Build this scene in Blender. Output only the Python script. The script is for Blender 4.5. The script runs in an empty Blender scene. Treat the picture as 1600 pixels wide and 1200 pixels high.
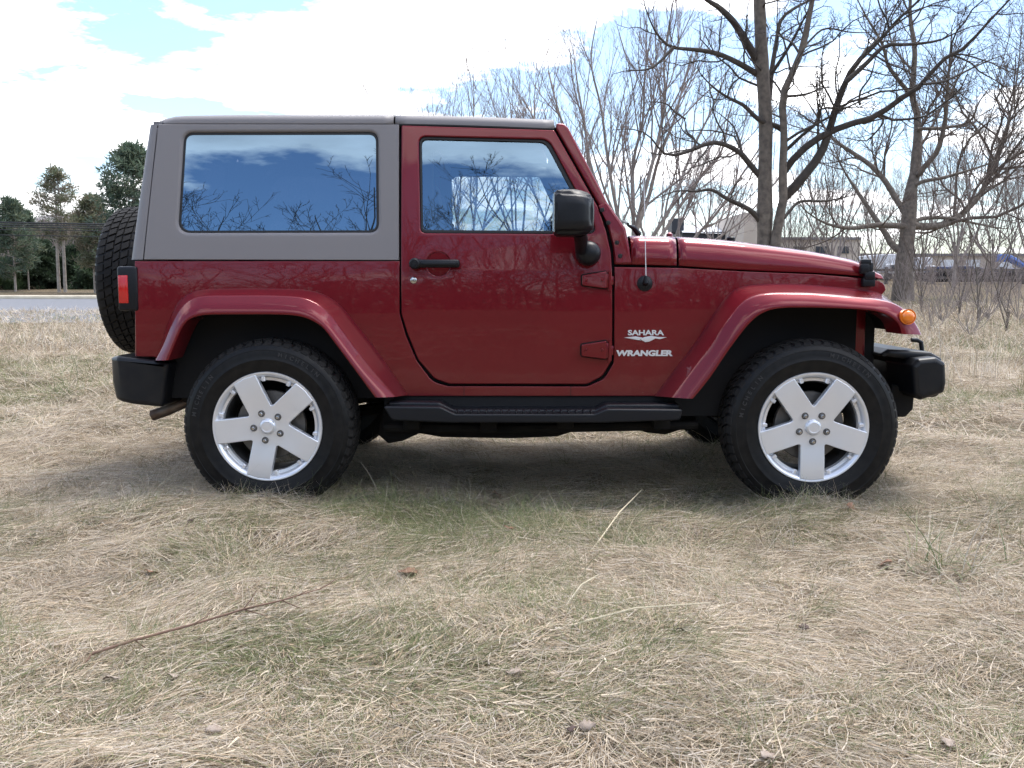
import bpy, bmesh, math
import numpy as np
from mathutils import Vector, Matrix, Euler
R = math.radians
S = bpy.context.scene
COL = S.collection

# ------------------------------------------------------------------ camera
F = 1476.0                       # focal length in photo pixels (1600 wide)
CAM = Vector((0, -5.1, 1.03))
PITCH, YAW = 6.0, 0.66
camd = bpy.data.cameras.new('camera'); cam = bpy.data.objects.new('camera', camd); COL.objects.link(cam)
cam.location = CAM; cam.rotation_euler = Euler((R(90 - PITCH), 0, R(YAW)))
camd.sensor_width = 36; camd.lens = F / 1600 * 36; camd.clip_start = .05; camd.clip_end = 3000
S.camera = cam
CM = cam.rotation_euler.to_matrix()

# ------------------------------------------------------------------ world and sun
SUN_EL, SUN_AZ = 71.0, 48.0
w = bpy.data.worlds.new("World"); S.world = w; w.use_nodes = True
nt = w.node_tree; N = nt.nodes; L = nt.links
bg = N['Background']; bg.inputs[1].default_value = .1
sky = N.new('ShaderNodeTexSky'); sky.sky_type = 'NISHITA'; sky.sun_disc = False
sky.sun_elevation = R(SUN_EL); sky.sun_rotation = R(SUN_AZ); sky.air_density = 1.0; sky.dust_density = 1.0; sky.ozone_density = 3.0
tc = N.new('ShaderNodeTexCoord'); sx = N.new('ShaderNodeSeparateXYZ'); L.new(tc.outputs['Generated'], sx.inputs[0])
def wm(op, a, b=None, c=None, clamp=False):
    n = N.new('ShaderNodeMath'); n.operation = op; n.use_clamp = clamp
    for i, v in enumerate((a, b, c)):
        if v is None: continue
        if isinstance(v, (int, float)): n.inputs[i].default_value = v
        else: L.new(v, n.inputs[i])
    return n.outputs[0]
zz = wm('ADD', wm('MAXIMUM', sx.outputs[2], 0.0), .10)
cv = N.new('ShaderNodeCombineXYZ'); L.new(wm('DIVIDE', sx.outputs[0], zz), cv.inputs[0]); L.new(wm('DIVIDE', sx.outputs[1], zz), cv.inputs[1])
cn = N.new('ShaderNodeTexNoise'); cn.inputs['Scale'].default_value = 1.15; cn.inputs['Detail'].default_value = 11; cn.inputs['Roughness'].default_value = .58
mp = N.new('ShaderNodeMapping'); mp.inputs['Location'].default_value = (2.7, 13.46, 5.1); L.new(cv.outputs[0], mp.inputs[0]); L.new(mp.outputs[0], cn.inputs['Vector'])
dt = N.new('ShaderNodeVectorMath'); dt.operation = 'DOT_PRODUCT'; L.new(tc.outputs['Generated'], dt.inputs[0])
sd = Vector((math.sin(R(SUN_AZ)) * math.cos(R(SUN_EL)), math.cos(R(SUN_AZ)) * math.cos(R(SUN_EL)), math.sin(R(SUN_EL))))
dt.inputs[1].default_value = sd
sunny = wm('MULTIPLY_ADD', dt.outputs['Value'], .5, .5, True)
# clouds thicken towards the sun's side of the sky
thr = wm('MULTIPLY_ADD', sunny, -.115, .595)
# a broad bank of cloud stands over the left of the view
db = N.new('ShaderNodeVectorMath'); db.operation = 'DOT_PRODUCT'; L.new(tc.outputs['Generated'], db.inputs[0]); db.inputs[1].default_value = (-.40, .89, .20)
bank = N.new('ShaderNodeMapRange'); bank.interpolation_type = 'SMOOTHSTEP'; L.new(db.outputs['Value'], bank.inputs[0]); bank.inputs[1].default_value = .86; bank.inputs[2].default_value = .985; bank.inputs[3].default_value = 0; bank.inputs[4].default_value = .11
thr = wm('SUBTRACT', thr, bank.outputs[0])
mask = wm('MULTIPLY', wm('SUBTRACT', cn.outputs['Fac'], thr), 13.0, None, True)
mask = wm('MAXIMUM', mask, wm('MULTIPLY', wm('POWER', sunny, 4.0), .10))
cb = wm('MULTIPLY_ADD', wm('POWER', sunny, 3.0), 17.0, 5.0)
cn2 = N.new('ShaderNodeTexNoise'); cn2.inputs['Scale'].default_value = 2.6; cn2.inputs['Detail'].default_value = 5; L.new(mp.outputs[0], cn2.inputs['Vector'])
cb = wm('MULTIPLY', cb, wm('MULTIPLY_ADD', cn2.outputs['Fac'], 1.5, .25))
cc = N.new('ShaderNodeVectorMath'); cc.operation = 'SCALE'; cc.inputs[0].default_value = (1.0, 1.0, 1.02); L.new(cb, cc.inputs['Scale'])
mx = N.new('ShaderNodeMix'); mx.data_type = 'RGBA'; L.new(mask, mx.inputs[0]); L.new(sky.outputs[0], mx.inputs[6]); L.new(cc.outputs[0], mx.inputs[7])
L.new(mx.outputs[2], bg.inputs[0])
sl = bpy.data.lights.new('sun', 'SUN'); so = bpy.data.objects.new('sun', sl); COL.objects.link(so)
sl.energy = 1.2; sl.angle = R(20); sl.color = (1, .95, .87)
so.rotation_euler = sd.to_track_quat('Z', 'Y').to_euler(); so.location = (0, 0, 30)
S.view_settings.view_transform = 'Standard'; S.view_settings.look = 'None'; S.view_settings.exposure = 1.55; S.view_settings.gamma = 1
S.render.engine = 'CYCLES'; S.cycles.max_bounces = 8; S.cycles.transparent_max_bounces = 16

# ------------------------------------------------------------------ helpers
def ray(px, py):
    return (CM @ Vector(((px - 800) / F, -(py - 600) / F, -1))).normalized()
def P(px, py, y):
    """point of the vertical plane at world y that the photo shows at pixel px, py"""
    d = ray(px, py); t = (y - CAM.y) / d.y
    return CAM + d * t
def lerp(a, b, t): return a + (b - a) * t
def sstep(a, b, x):
    t = min(1, max(0, (x - a) / (b - a))); return t * t * (3 - 2 * t)

W = {}                            # world position of each parent
def origin(p): return W.get(p.name, Vector((0, 0, 0))) if p is not None else Vector((0, 0, 0))
def put(name, me, mat, parent=None):
    o = bpy.data.objects.new(name, me); COL.objects.link(o)
    if mat is not None and not me.materials: me.materials.append(mat)
    if parent is not None:
        o.parent = parent; W[o.name] = origin(parent)
    return o
def finish(bm, name, mat, parent=None, angle=40, weighted=False):
    off = origin(parent)
    if off.length: bmesh.ops.translate(bm, verts=bm.verts, vec=-off)
    me = bpy.data.meshes.new(name); bm.to_mesh(me); bm.free()
    me.polygons.foreach_set('use_smooth', [True] * len(me.polygons)); me.set_sharp_from_angle(angle=R(angle))
    o = put(name, me, mat, parent)
    if weighted:
        m = o.modifiers.new('weighted', 'WEIGHTED_NORMAL'); m.keep_sharp = True
    return o
def mesh_np(name, v, f, mat, parent=None, smooth=True, col=None, k=4):
    """big mesh from numpy arrays; f is (n,k)"""
    v = np.asarray(v, dtype=np.float32) - np.array(origin(parent), dtype=np.float32)
    me = bpy.data.meshes.new(name); f = np.asarray(f, dtype=np.int32)
    me.vertices.add(len(v)); me.vertices.foreach_set('co', v.ravel())
    me.loops.add(f.size); me.loops.foreach_set('vertex_index', f.ravel())
    me.polygons.add(len(f)); me.polygons.foreach_set('loop_start', np.arange(0, f.size, f.shape[1], dtype=np.int32))
    me.polygons.foreach_set('use_smooth', np.full(len(f), smooth))
    if col is not None:
        a = me.color_attributes.new('tint', 'FLOAT_COLOR', 'POINT')
        c = np.ones((len(v), 4), np.float32); c[:, :3] = col; a.data.foreach_set('color', c.ravel())
    me.update(calc_edges=True); me.validate()
    return put(name, me, mat, parent)
def tag(o, label=None, cat=None, group=None, kind=None):
    for k, v in (('label', label), ('category', cat), ('group', group), ('kind', kind)):
        if v: o[k] = v
    return o
def thing(name, loc, label, cat, group=None):
    o = bpy.data.objects.new(name, None); COL.objects.link(o); o.location = loc; o.empty_display_size = .2
    W[o.name] = Vector(loc); return tag(o, label, cat, group)
def sub_empty(name, parent, loc):
    o = bpy.data.objects.new(name, None); COL.objects.link(o); o.parent = parent; o.location = Vector(loc) - origin(parent); W[o.name] = Vector(loc); return o

class MB:
    """collects simple solids into one bmesh"""
    def __init__(s): s.bm = bmesh.new()
    def box(s, lo, hi, r=0, seg=2):
        lo = Vector(lo); hi = Vector(hi); b = bmesh.new(); bmesh.ops.create_cube(b, size=1)
        for v in b.verts: v.co = Vector([lerp(lo[i], hi[i], v.co[i] + .5) for i in range(3)])
        if r: bmesh.ops.bevel(b, geom=b.edges[:], offset=r, segments=seg, profile=.5, affect='EDGES', clamp_overlap=True)
        return s.add(b)
    def add(s, b, m=None):
        if m is not None: bmesh.ops.transform(b, matrix=m, verts=b.verts)
        t = bpy.data.meshes.new('t'); b.to_mesh(t); b.free(); s.bm.from_mesh(t); bpy.data.meshes.remove(t); return s
    def tube(s, pts, r, k=10, cap=True):
        pts = [Vector(p) for p in pts]; n = len(pts); rs = r if isinstance(r, (list, tuple)) else [r] * n; rings = []
        up = None
        for i, p in enumerate(pts):
            t = (pts[min(i + 1, n - 1)] - pts[max(i - 1, 0)]).normalized()
            if up is None: up = t.orthogonal().normalized()
            up = (up - t * up.dot(t)).normalized(); q = t.cross(up)
            rings.append([s.bm.verts.new(p + (up * math.cos(a) + q * math.sin(a)) * rs[i]) for a in [2 * math.pi * j / k for j in range(k)]])
        for a, b in zip(rings, rings[1:]):
            for j in range(k): s.bm.faces.new((a[j], a[(j + 1) % k], b[(j + 1) % k], b[j]))
        if cap: s.bm.faces.new(rings[0][::-1]); s.bm.faces.new(rings[-1])
        return s
    def lathe(s, prof, axis='y', k=48, c=(0, 0, 0), closed=False, cap=True):
        """prof: (radius, along)"""
        c = Vector(c); rings = []
        for r, h in prof:
            ring = []
            for j in range(k):
                a = 2 * math.pi * j / k; u, v = r * math.cos(a), r * math.sin(a)
                ring.append(s.bm.verts.new(c + {'y': Vector((u, h, v)), 'x': Vector((h, u, v)), 'z': Vector((u, v, h))}[axis]))
            rings.append(ring)
        pr = list(zip(rings, rings[1:])) + ([(rings[-1], rings[0])] if closed else [])
        for a, b in pr:
            for j in range(k): s.bm.faces.new((a[j], a[(j + 1) % k], b[(j + 1) % k], b[j]))
        if not closed and cap:
            if prof[0][0] > 1e-4: s.bm.faces.new(rings[0][::-1])
            if prof[-1][0] > 1e-4: s.bm.faces.new(rings[-1])
        bmesh.ops.remove_doubles(s.bm, verts=[v for g in rings for v in g], dist=1e-6)
        return s
    def done(s, name, mat, parent=None, angle=40, weighted=False):
        bmesh.ops.recalc_face_normals(s.bm, faces=s.bm.faces)
        return finish(s.bm, name, mat, parent, angle, weighted)

def fillet(pts, seg=6):
    """polygon corners (x,y[,r]) rounded with radius r"""
    out = []; n = len(pts)
    for i, p in enumerate(pts):
        r = p[2] if len(p) > 2 else 0; v = Vector(p[:2])
        if not r: out.append(v); continue
        a = Vector(pts[i - 1][:2]) - v; b = Vector(pts[(i + 1) % n][:2]) - v
        la, lb = a.length, b.length; a.normalize(); b.normalize(); ang = a.angle(b)
        t = min(r / math.tan(ang / 2), la * .49, lb * .49); p0 = v + a * t; p1 = v + b * t
        for k in range(seg + 1):
            u = k / seg; out.append(p0 * (1 - u) ** 2 + v * 2 * u * (1 - u) + p1 * u * u)
    return out
def spline(pts, n):
    """Catmull-Rom through points, resampled to n by arc length"""
    p = [Vector(q) for q in pts]; p = [p[0] * 2 - p[1]] + p + [p[-1] * 2 - p[-2]]; o = []
    for i in range(1, len(p) - 2):
        for k in range(12):
            t = k / 12; a, b, c, d = p[i - 1:i + 3]
            o.append(.5 * ((2 * b) + (c - a) * t + (2 * a - 5 * b + 4 * c - d) * t * t + (3 * b - a - 3 * c + d) * t ** 3))
    o.append(p[-2]); s = [0]
    for a, b in zip(o, o[1:]): s.append(s[-1] + (b - a).length)
    res = []; j = 0
    for k in range(n):
        t = s[-1] * k / (n - 1)
        while j < len(s) - 2 and s[j + 1] < t: j += 1
        res.append(o[j].lerp(o[j + 1], (t - s[j]) / max(1e-9, s[j + 1] - s[j])))
    return res
def inset(loop, d):
    """offset a closed 2-D loop to its inside by d (signed area decides the inside)"""
    n = len(loop); ar = sum(loop[i].x * loop[(i + 1) % n].y - loop[(i + 1) % n].x * loop[i].y for i in range(n)); sg = 1 if ar > 0 else -1; out = []
    for i in range(n):
        a = (loop[i] - loop[i - 1]).normalized(); b = (loop[(i + 1) % n] - loop[i]).normalized()
        na = Vector((-a.y, a.x)); nb = Vector((-b.y, b.x)); m = na + nb
        m = m / max(.35, m.dot(m) / 2) if m.length > 1e-6 else na
        out.append(loop[i] + m * d * sg)
    return out
def panel(name, outer, holes, yf, thick, mat, parent, s=1, rnd=.004, zcut=.05, xcut=0, to_xz=None, inner_rnd=None, weighted=True, back=False):
    """solid sheet: outlines in photo pixels (or x,z metres when to_xz is None-like identity), bent onto y = yf(x,z); s=-1 builds the mirror image"""
    conv = to_xz
    loops = []
    for lp in [outer] + list(holes):
        q = [Vector(conv(p[0], p[1])) for p in lp]; c = []
        for v in q:
            if not c or (v - c[-1]).length > 1e-4: c.append(v)
        if (c[0] - c[-1]).length < 1e-4: c.pop()
        loops.append(c)
    bm = bmesh.new(); fill = []
    for li, lp in enumerate(loops):
        r = rnd if li == 0 or inner_rnd is None else inner_rnd
        sgn = 1 if li == 0 else -1
        steps = [(r, 0.0), (r * .62, r * .08), (r * .29, r * .29), (r * .08, r * .62), (0, r), (0, thick)] if r > 0 else [(0, 0), (0, thick)]
        rings = []
        for d, dep in steps:
            rings.append([bm.verts.new((v.x, dep, v.y)) for v in inset(lp, d * sgn)])
        n = len(lp)
        for a, b in zip(rings, rings[1:]):
            for j in range(n): bm.faces.new((a[j], a[(j + 1) % n], b[(j + 1) % n], b[j]))
        es = [bm.edges.get((rings[0][j], rings[0][(j + 1) % n])) for j in range(n)]; fill += es
        if back: fill_b = fill_b + [bm.edges.get((rings[-1][j], rings[-1][(j + 1) % n])) for j in range(n)] if li else [bm.edges.get((rings[-1][j], rings[-1][(j + 1) % n])) for j in range(n)]
    bmesh.ops.triangle_fill(bm, use_beauty=True, use_dissolve=False, edges=fill)
    if back: bmesh.ops.triangle_fill(bm, use_beauty=True, use_dissolve=False, edges=fill_b)
    zs = [v.co.z for v in bm.verts]; xs = [v.co.x for v in bm.verts]
    if zcut:
        z = math.floor(min(zs) / zcut) * zcut + zcut
        while z < max(zs):
            bmesh.ops.bisect_plane(bm, geom=bm.verts[:] + bm.edges[:] + bm.faces[:], dist=1e-5, plane_co=(0, 0, z), plane_no=(0, 0, 1)); z += zcut
    if xcut:
        x = math.floor(min(xs) / xcut) * xcut + xcut
        while x < max(xs):
            bmesh.ops.bisect_plane(bm, geom=bm.verts[:] + bm.edges[:] + bm.faces[:], dist=1e-5, plane_co=(x, 0, 0), plane_no=(1, 0, 0)); x += xcut
    for v in bm.verts: v.co.y = (yf(v.co.x, v.co.z) + v.co.y) * s
    bmesh.ops.recalc_face_normals(bm, faces=bm.faces)
    # make the big outer face look outwards
    f = max(bm.faces, key=lambda f: f.calc_area() * (1 if abs(f.normal.y) > .8 else 0))
    tot = sum(g.normal.y * g.calc_area() for g in bm.faces if abs(g.normal.y) > .8 and abs(abs(g.calc_center_median().y) - abs(yf(g.calc_center_median().x, g.calc_center_median().z))) < .0015)
    if tot * -s < 0: bmesh.ops.reverse_faces(bm, faces=bm.faces)
    return finish(bm, name, mat, parent, 50, weighted)
def loft(name, rows, mat, parent, angle=40, closed=False, caps=False):
    bm = bmesh.new(); g = [[bm.verts.new(p) for p in r] for r in rows]
    rr = list(zip(g, g[1:])) + ([(g[-1], g[0])] if closed else [])
    for a, b in rr:
        for j in range(len(a) - 1): bm.faces.new((a[j], a[j + 1], b[j + 1], b[j]))
    if caps and len(g[0]) > 2:
        bm.faces.new(g[0]); bm.faces.new(g[-1][::-1])
    bmesh.ops.remove_doubles(bm, verts=bm.verts, dist=1e-5)
    bmesh.ops.recalc_face_normals(bm, faces=bm.faces)
    return finish(bm, name, mat, parent, angle)

# ------------------------------------------------------------------ materials
def mat(name, col=(.5, .5, .5), rough=.5, metal=0, coat=0, coat_rough=.03, spec=.5, noise=None, bump=None, nscale=20, emit=None):
    m = bpy.data.materials.new(name); m.use_nodes = True; n = m.node_tree.nodes; l = m.node_tree.links; b = n['Principled BSDF']
    b.inputs['Base Color'].default_value = (*col, 1); b.inputs['Roughness'].default_value = rough; b.inputs['Metallic'].default_value = metal
    b.inputs['Coat Weight'].default_value = coat; b.inputs['Coat Roughness'].default_value = coat_rough; b.inputs['Specular IOR Level'].default_value = spec
    if emit: b.inputs['Emission Color'].default_value = (*emit[0], 1); b.inputs['Emission Strength'].default_value = emit[1]
    if noise or bump:
        t = n.new('ShaderNodeTexCoord'); nz = n.new('ShaderNodeTexNoise'); nz.inputs['Scale'].default_value = nscale; nz.inputs['Detail'].default_value = 6
        l.new(t.outputs['Object'], nz.inputs['Vector'])
        if noise:
            r = n.new('ShaderNodeValToRGB'); r.color_ramp.elements[0].position = .3; r.color_ramp.elements[1].position = .7
            r.color_ramp.elements[0].color = (*noise, 1); r.color_ramp.elements[1].color = (*col, 1); l.new(nz.outputs[0], r.inputs[0]); l.new(r.outputs[0], b.inputs['Base Color'])
        if bump:
            bp = n.new('ShaderNodeBump'); bp.inputs['Strength'].default_value = bump; bp.inputs['Distance'].default_value = .01; l.new(nz.outputs[0], bp.inputs['Height']); l.new(bp.outputs[0], b.inputs['Normal'])
    return m
M = {}
M['paint'] = mat('red_paint', (.168, .0072, .0135), .33, .35, 1.0, .02, .15)
def paint_nodes(m):
    n = m.node_tree.nodes; l = m.node_tree.links; b = n['Principled BSDF']; t = n.new('ShaderNodeTexCoord')
    nz = n.new('ShaderNodeTexNoise'); nz.inputs['Scale'].default_value = 2.2; nz.inputs['Detail'].default_value = 2; l.new(t.outputs['Object'], nz.inputs['Vector'])
    bp = n.new('ShaderNodeBump'); bp.inputs['Strength'].default_value = .10; bp.inputs['Distance'].default_value = .012; l.new(nz.outputs[0], bp.inputs['Height']); l.new(bp.outputs[0], b.inputs['Coat Normal'])
    # road dust caught low on the panels
    sp_ = n.new('ShaderNodeSeparateXYZ'); l.new(t.outputs['Object'], sp_.inputs[0]); hz = n.new('ShaderNodeMapRange'); hz.inputs[1].default_value = .85; hz.inputs[2].default_value = .45; l.new(sp_.outputs[2], hz.inputs[0])
    dn = n.new('ShaderNodeTexNoise'); dn.inputs['Scale'].default_value = 7; dn.inputs['Detail'].default_value = 9; dn.inputs['Roughness'].default_value = .7; l.new(t.outputs['Object'], dn.inputs['Vector'])
    dm = n.new('ShaderNodeMath'); dm.operation = 'MULTIPLY'; l.new(hz.outputs[0], dm.inputs[0]); l.new(dn.outputs[0], dm.inputs[1]); dk = n.new('ShaderNodeMath'); dk.operation = 'MULTIPLY'; dk.inputs[1].default_value = .16; l.new(dm.outputs[0], dk.inputs[0])
    sk_ = n.new('ShaderNodeTexNoise'); sk_.inputs['Scale'].default_value = 70; sk_.inputs['Detail'].default_value = 2; l.new(t.outputs['Object'], sk_.inputs['Vector']); sr_ = n.new('ShaderNodeMapRange'); sr_.inputs[1].default_value = .74; sr_.inputs[2].default_value = .80; sr_.inputs[4].default_value = .25; l.new(sk_.outputs[0], sr_.inputs[0])
    da = n.new('ShaderNodeMath'); da.operation = 'MULTIPLY_ADD'; l.new(sr_.outputs[0], da.inputs[0]); l.new(hz.outputs[0], da.inputs[1]); l.new(dk.outputs[0], da.inputs[2])
    mxd = n.new('ShaderNodeMix'); mxd.data_type = 'RGBA'; mxd.inputs[6].default_value = b.inputs['Base Color'].default_value; mxd.inputs[7].default_value = (.22, .17, .13, 1); l.new(da.outputs[0], mxd.inputs[0]); l.new(mxd.outputs[2], b.inputs['Base Color'])
    # thin dust film
    d = n.new('ShaderNodeTexNoise'); d.inputs['Scale'].default_value = 30; d.inputs['Detail'].default_value = 8; l.new(t.outputs['Object'], d.inputs['Vector'])
    r = n.new('ShaderNodeMapRange'); r.inputs[1].default_value = .35; r.inputs[2].default_value = .8; r.inputs[3].default_value = .010; r.inputs[4].default_value = .04; l.new(d.outputs[0], r.inputs[0]); l.new(r.outputs[0], b.inputs['Coat Roughness'])
paint_nodes(M['paint']); M['paint'].node_tree.nodes['Principled BSDF'].inputs['Coat IOR'].default_value = 1.40
M['top'] = mat('khaki_hardtop', (.213, .198, .199), .5, 0, 0, .1, .4, bump=.06, nscale=400)
M['seal'] = mat('black_rubber', (.012, .012, .013), .55)
M['gap'] = mat('dark_gap', (.006, .006, .007), .9)
M['plastic'] = mat('black_plastic', (.008, .009, .012), .38, spec=.3, bump=.06, nscale=500)
M['bumper'] = mat('bumper_plastic', (.008, .009, .012), .34, spec=.3, noise=(.015, .015, .016), bump=.05, nscale=14)
M['under'] = mat('underbody', (.008, .008, .009), .8, spec=.2, noise=(.02, .018, .016), nscale=9)
M['metal_dull'] = mat('exhaust_metal', (.25, .21, .18), .5, .8, noise=(.12, .08, .06), nscale=15)
M['tyre'] = mat('tyre_rubber', (.005, .005, .006), .42, spec=.22, noise=(.013, .0125, .012), bump=.05, nscale=25)
M['tread'] = mat('dusty_tread', (.026, .024, .023), .75, spec=.2, noise=(.010, .010, .010), nscale=12); M['barrel'] = mat('rim_barrel', (.10, .10, .105), .5, .5, noise=(.06, .058, .055)); M['letter'] = mat('rubber_letters', (.03, .03, .032), .5)  # barrel is a darker alloy, standing in for shade inside the rim
M['alloy'] = mat('silver_alloy', (.78, .79, .82), .28, .5, .4, .08)
M['alloy_dark'] = mat('alloy_pocket', (.42, .43, .45), .4, .6)
M['chrome'] = mat('chrome_nut', (.5, .5, .5), .2, 1)
M['disc'] = mat('brake_disc', (.16, .15, .14), .5, .7)
M['amber'] = mat('amber_lens', (.9, .22, .01), .2, 0, 1)
M['redlens'] = mat('red_lens', (.55, .012, .012), .15, 0, 1)
M['white'] = mat('badge_silver', (.72, .72, .74), .35, .3)
M['seat'] = mat('seat_cloth', (.045, .042, .042), .9, bump=.2, nscale=200)
M['dash'] = mat('dash_plastic', (.03, .03, .032), .6)
def glass(name, tint, refl, rough=0.0):
    m = bpy.data.materials.new(name); m.use_nodes = True; n = m.node_tree.nodes; l = m.node_tree.links; n.remove(n['Principled BSDF'])
    tr = n.new('ShaderNodeBsdfTransparent'); tr.inputs[0].default_value = (*tint, 1); gl = n.new('ShaderNodeBsdfGlossy'); gl.inputs['Roughness'].default_value = rough; gl.inputs[0].default_value = (.50, .74, 1, 1)
    lw = n.new('ShaderNodeFresnel'); lw.inputs[0].default_value = 1.45
    mr = n.new('ShaderNodeMapRange'); mr.inputs[1].default_value = .03; mr.inputs[2].default_value = 1; mr.inputs[3].default_value = refl; mr.inputs[4].default_value = 1; l.new(lw.outputs[0], mr.inputs[0])
    x = n.new('ShaderNodeMixShader'); l.new(mr.outputs[0], x.inputs[0]); l.new(tr.outputs[0], x.inputs[1]); l.new(gl.outputs[0], x.inputs[2]); l.new(x.outputs[0], n['Material Output'].inputs[0])
    return m
M['glass'] = glass('door_glass', (.60, .67, .70), .26)
M['glass_dark'] = glass('privacy_glass', (.05, .055, .07), .30)
M['screen'] = glass('windscreen_glass', (.75, .8, .78), .08)

# ================================================================== THE CAR
car = thing('off_road_car', (0, 0, 0), 'dark red two-door off-road car with grey-brown hard top parked on dry grass', 'car')
def Sz(z):
    """half width profile of the body side: y of the near side (negative)"""
    ks = [(.3, -.735), (.55, -.752), (.85, -.766), (1.05, -.764), (1.16, -.755), (1.30, -.741), (1.55, -.711), (1.80, -.676), (2.2, -.61)]
    if z <= ks[0][0]: return ks[0][1]
    for i, (a, b) in enumerate(zip(ks, ks[1:])):
        if z <= b[0]:
            p0 = ks[max(i - 1, 0)]; p3 = ks[min(i + 2, len(ks) - 1)]; h = b[0] - a[0]; t = (z - a[0]) / h
            m0 = (b[1] - p0[1]) / (b[0] - p0[0]); m1 = (p3[1] - a[1]) / (p3[0] - a[0])
            return (2 * t ** 3 - 3 * t * t + 1) * a[1] + (t ** 3 - 2 * t * t + t) * h * m0 + (-2 * t ** 3 + 3 * t * t) * b[1] + (t ** 3 - t * t) * h * m1
    return ks[-1][1]
XT0 = P(990, 440, -.76).x; XT1 = P(1385, 440, -.66).x
def body_y(x, z, off=0):
    t = max(0, (x - XT0) / (XT1 - XT0)); return Sz(z) + .15 * t * t * (1.5 - .5 * min(t, 1)) - off
def Q(px, py, off=0):
    y = -.75
    for _ in range(6):
        p = P(px, py, y); y = body_y(p.x, p.z, off)
    return Vector((p.x, y, p.z))
def Qxz(px, py): q = Q(px, py); return (q.x, q.z)
def at(y): return lambda px, py: (lambda q: (q.x, q.z))(P(px, py, y))
def mir(pts): return [Vector((p[0], -p[1], p[2])) for p in pts]
SIDES = (1, -1)

# flare centre lines (pixels) --------------------------------------
RA = [(241, 563), (250, 540), (258, 514), (267, 492), (280, 470), (297, 457.5), (318, 452), (360, 450.5), (420, 450.5), (469, 452), (492, 455.5), (512, 463), (532, 477.5), (553, 502), (595, 556), (637, 617)]
RB = [(243, 563), (255, 540), (264, 518), (275, 494), (287, 477), (303, 466.5), (322, 462.5), (362, 462), (420, 462), (462, 464), (481, 468), (499, 477), (515, 492), (534, 516), (572, 567), (618, 620)]
RC = [(263, 563), (270, 545), (277, 528), (285, 511), (294, 500.5), (308, 494.5), (325, 492.5), (362, 492), (420, 492), (452, 493), (472, 496), (490, 503), (505, 514), (526, 541), (552, 576), (585, 621)]
FA = [(1023, 619), (1054, 578), (1087, 535), (1115, 492), (1132, 467), (1147, 453), (1162, 447), (1188, 444), (1225, 443), (1270, 445), (1331, 451), (1370, 456), (1390, 468), (1405, 484), (1416, 502), (1426, 523)]
FB = [(1050, 621), (1077, 585), (1103, 550), (1127, 514), (1145, 490), (1159, 475), (1175, 465), (1200, 459), (1235, 458), (1276, 459), (1335, 464), (1373, 468), (1397, 474), (1415, 485), (1430, 503), (1441, 523)]
FC = [(1084, 623), (1110, 591), (1137, 551), (1163, 516), (1176, 502), (1188, 492), (1206, 484.5), (1228, 481.5), (1250, 481), (1290, 481.5), (1345, 484), (1370, 487), (1387, 493), (1399, 501), (1406, 511), (1408, 522)]
def mid(a, b, t=.55): return [(lerp(p[0], q[0], t), lerp(p[1], q[1], t)) for p, q in zip(a, b)]

# --- body side -----------------------------------------------------
rear_cut = mid(RA, RC, .45); front_cut = mid(FA, FC, .45)
door_gap = fillet([(624.3, 408), (624.3, 490), (634, 524, 30), (651, 564, 30), (676, 597, 30), (700, 603.5, 14), (918, 604, 20), (944, 592, 20), (958.5, 568, 14), (959.5, 545), (960, 417)])
body_out = [(210.5, 408)] + [(p.x, p.y) for p in door_gap] + [(1059, 418.5), (1162, 424), (1275, 428.5), (1342, 434), (1372, 438.5), (1379, 441.5), (1383, 446), (1384.5, 453)]
body_out += [p for p in front_cut if p[0] < 1386][::-1] + [(1030, 619), (640, 619)] + rear_cut[::-1] + [(243, 558), (213, 557)]
body_out = [(x, y) for x, y in body_out]
for s in SIDES:
    panel('body_side', body_out, [], body_y, .03, M['paint'], car, s, .004, .05, .15, Qxz)

def grow_loop(pts, d):
    q = [Vector(p) for p in pts]; return [(v.x, v.y) for v in inset(q, -d)]
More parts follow.
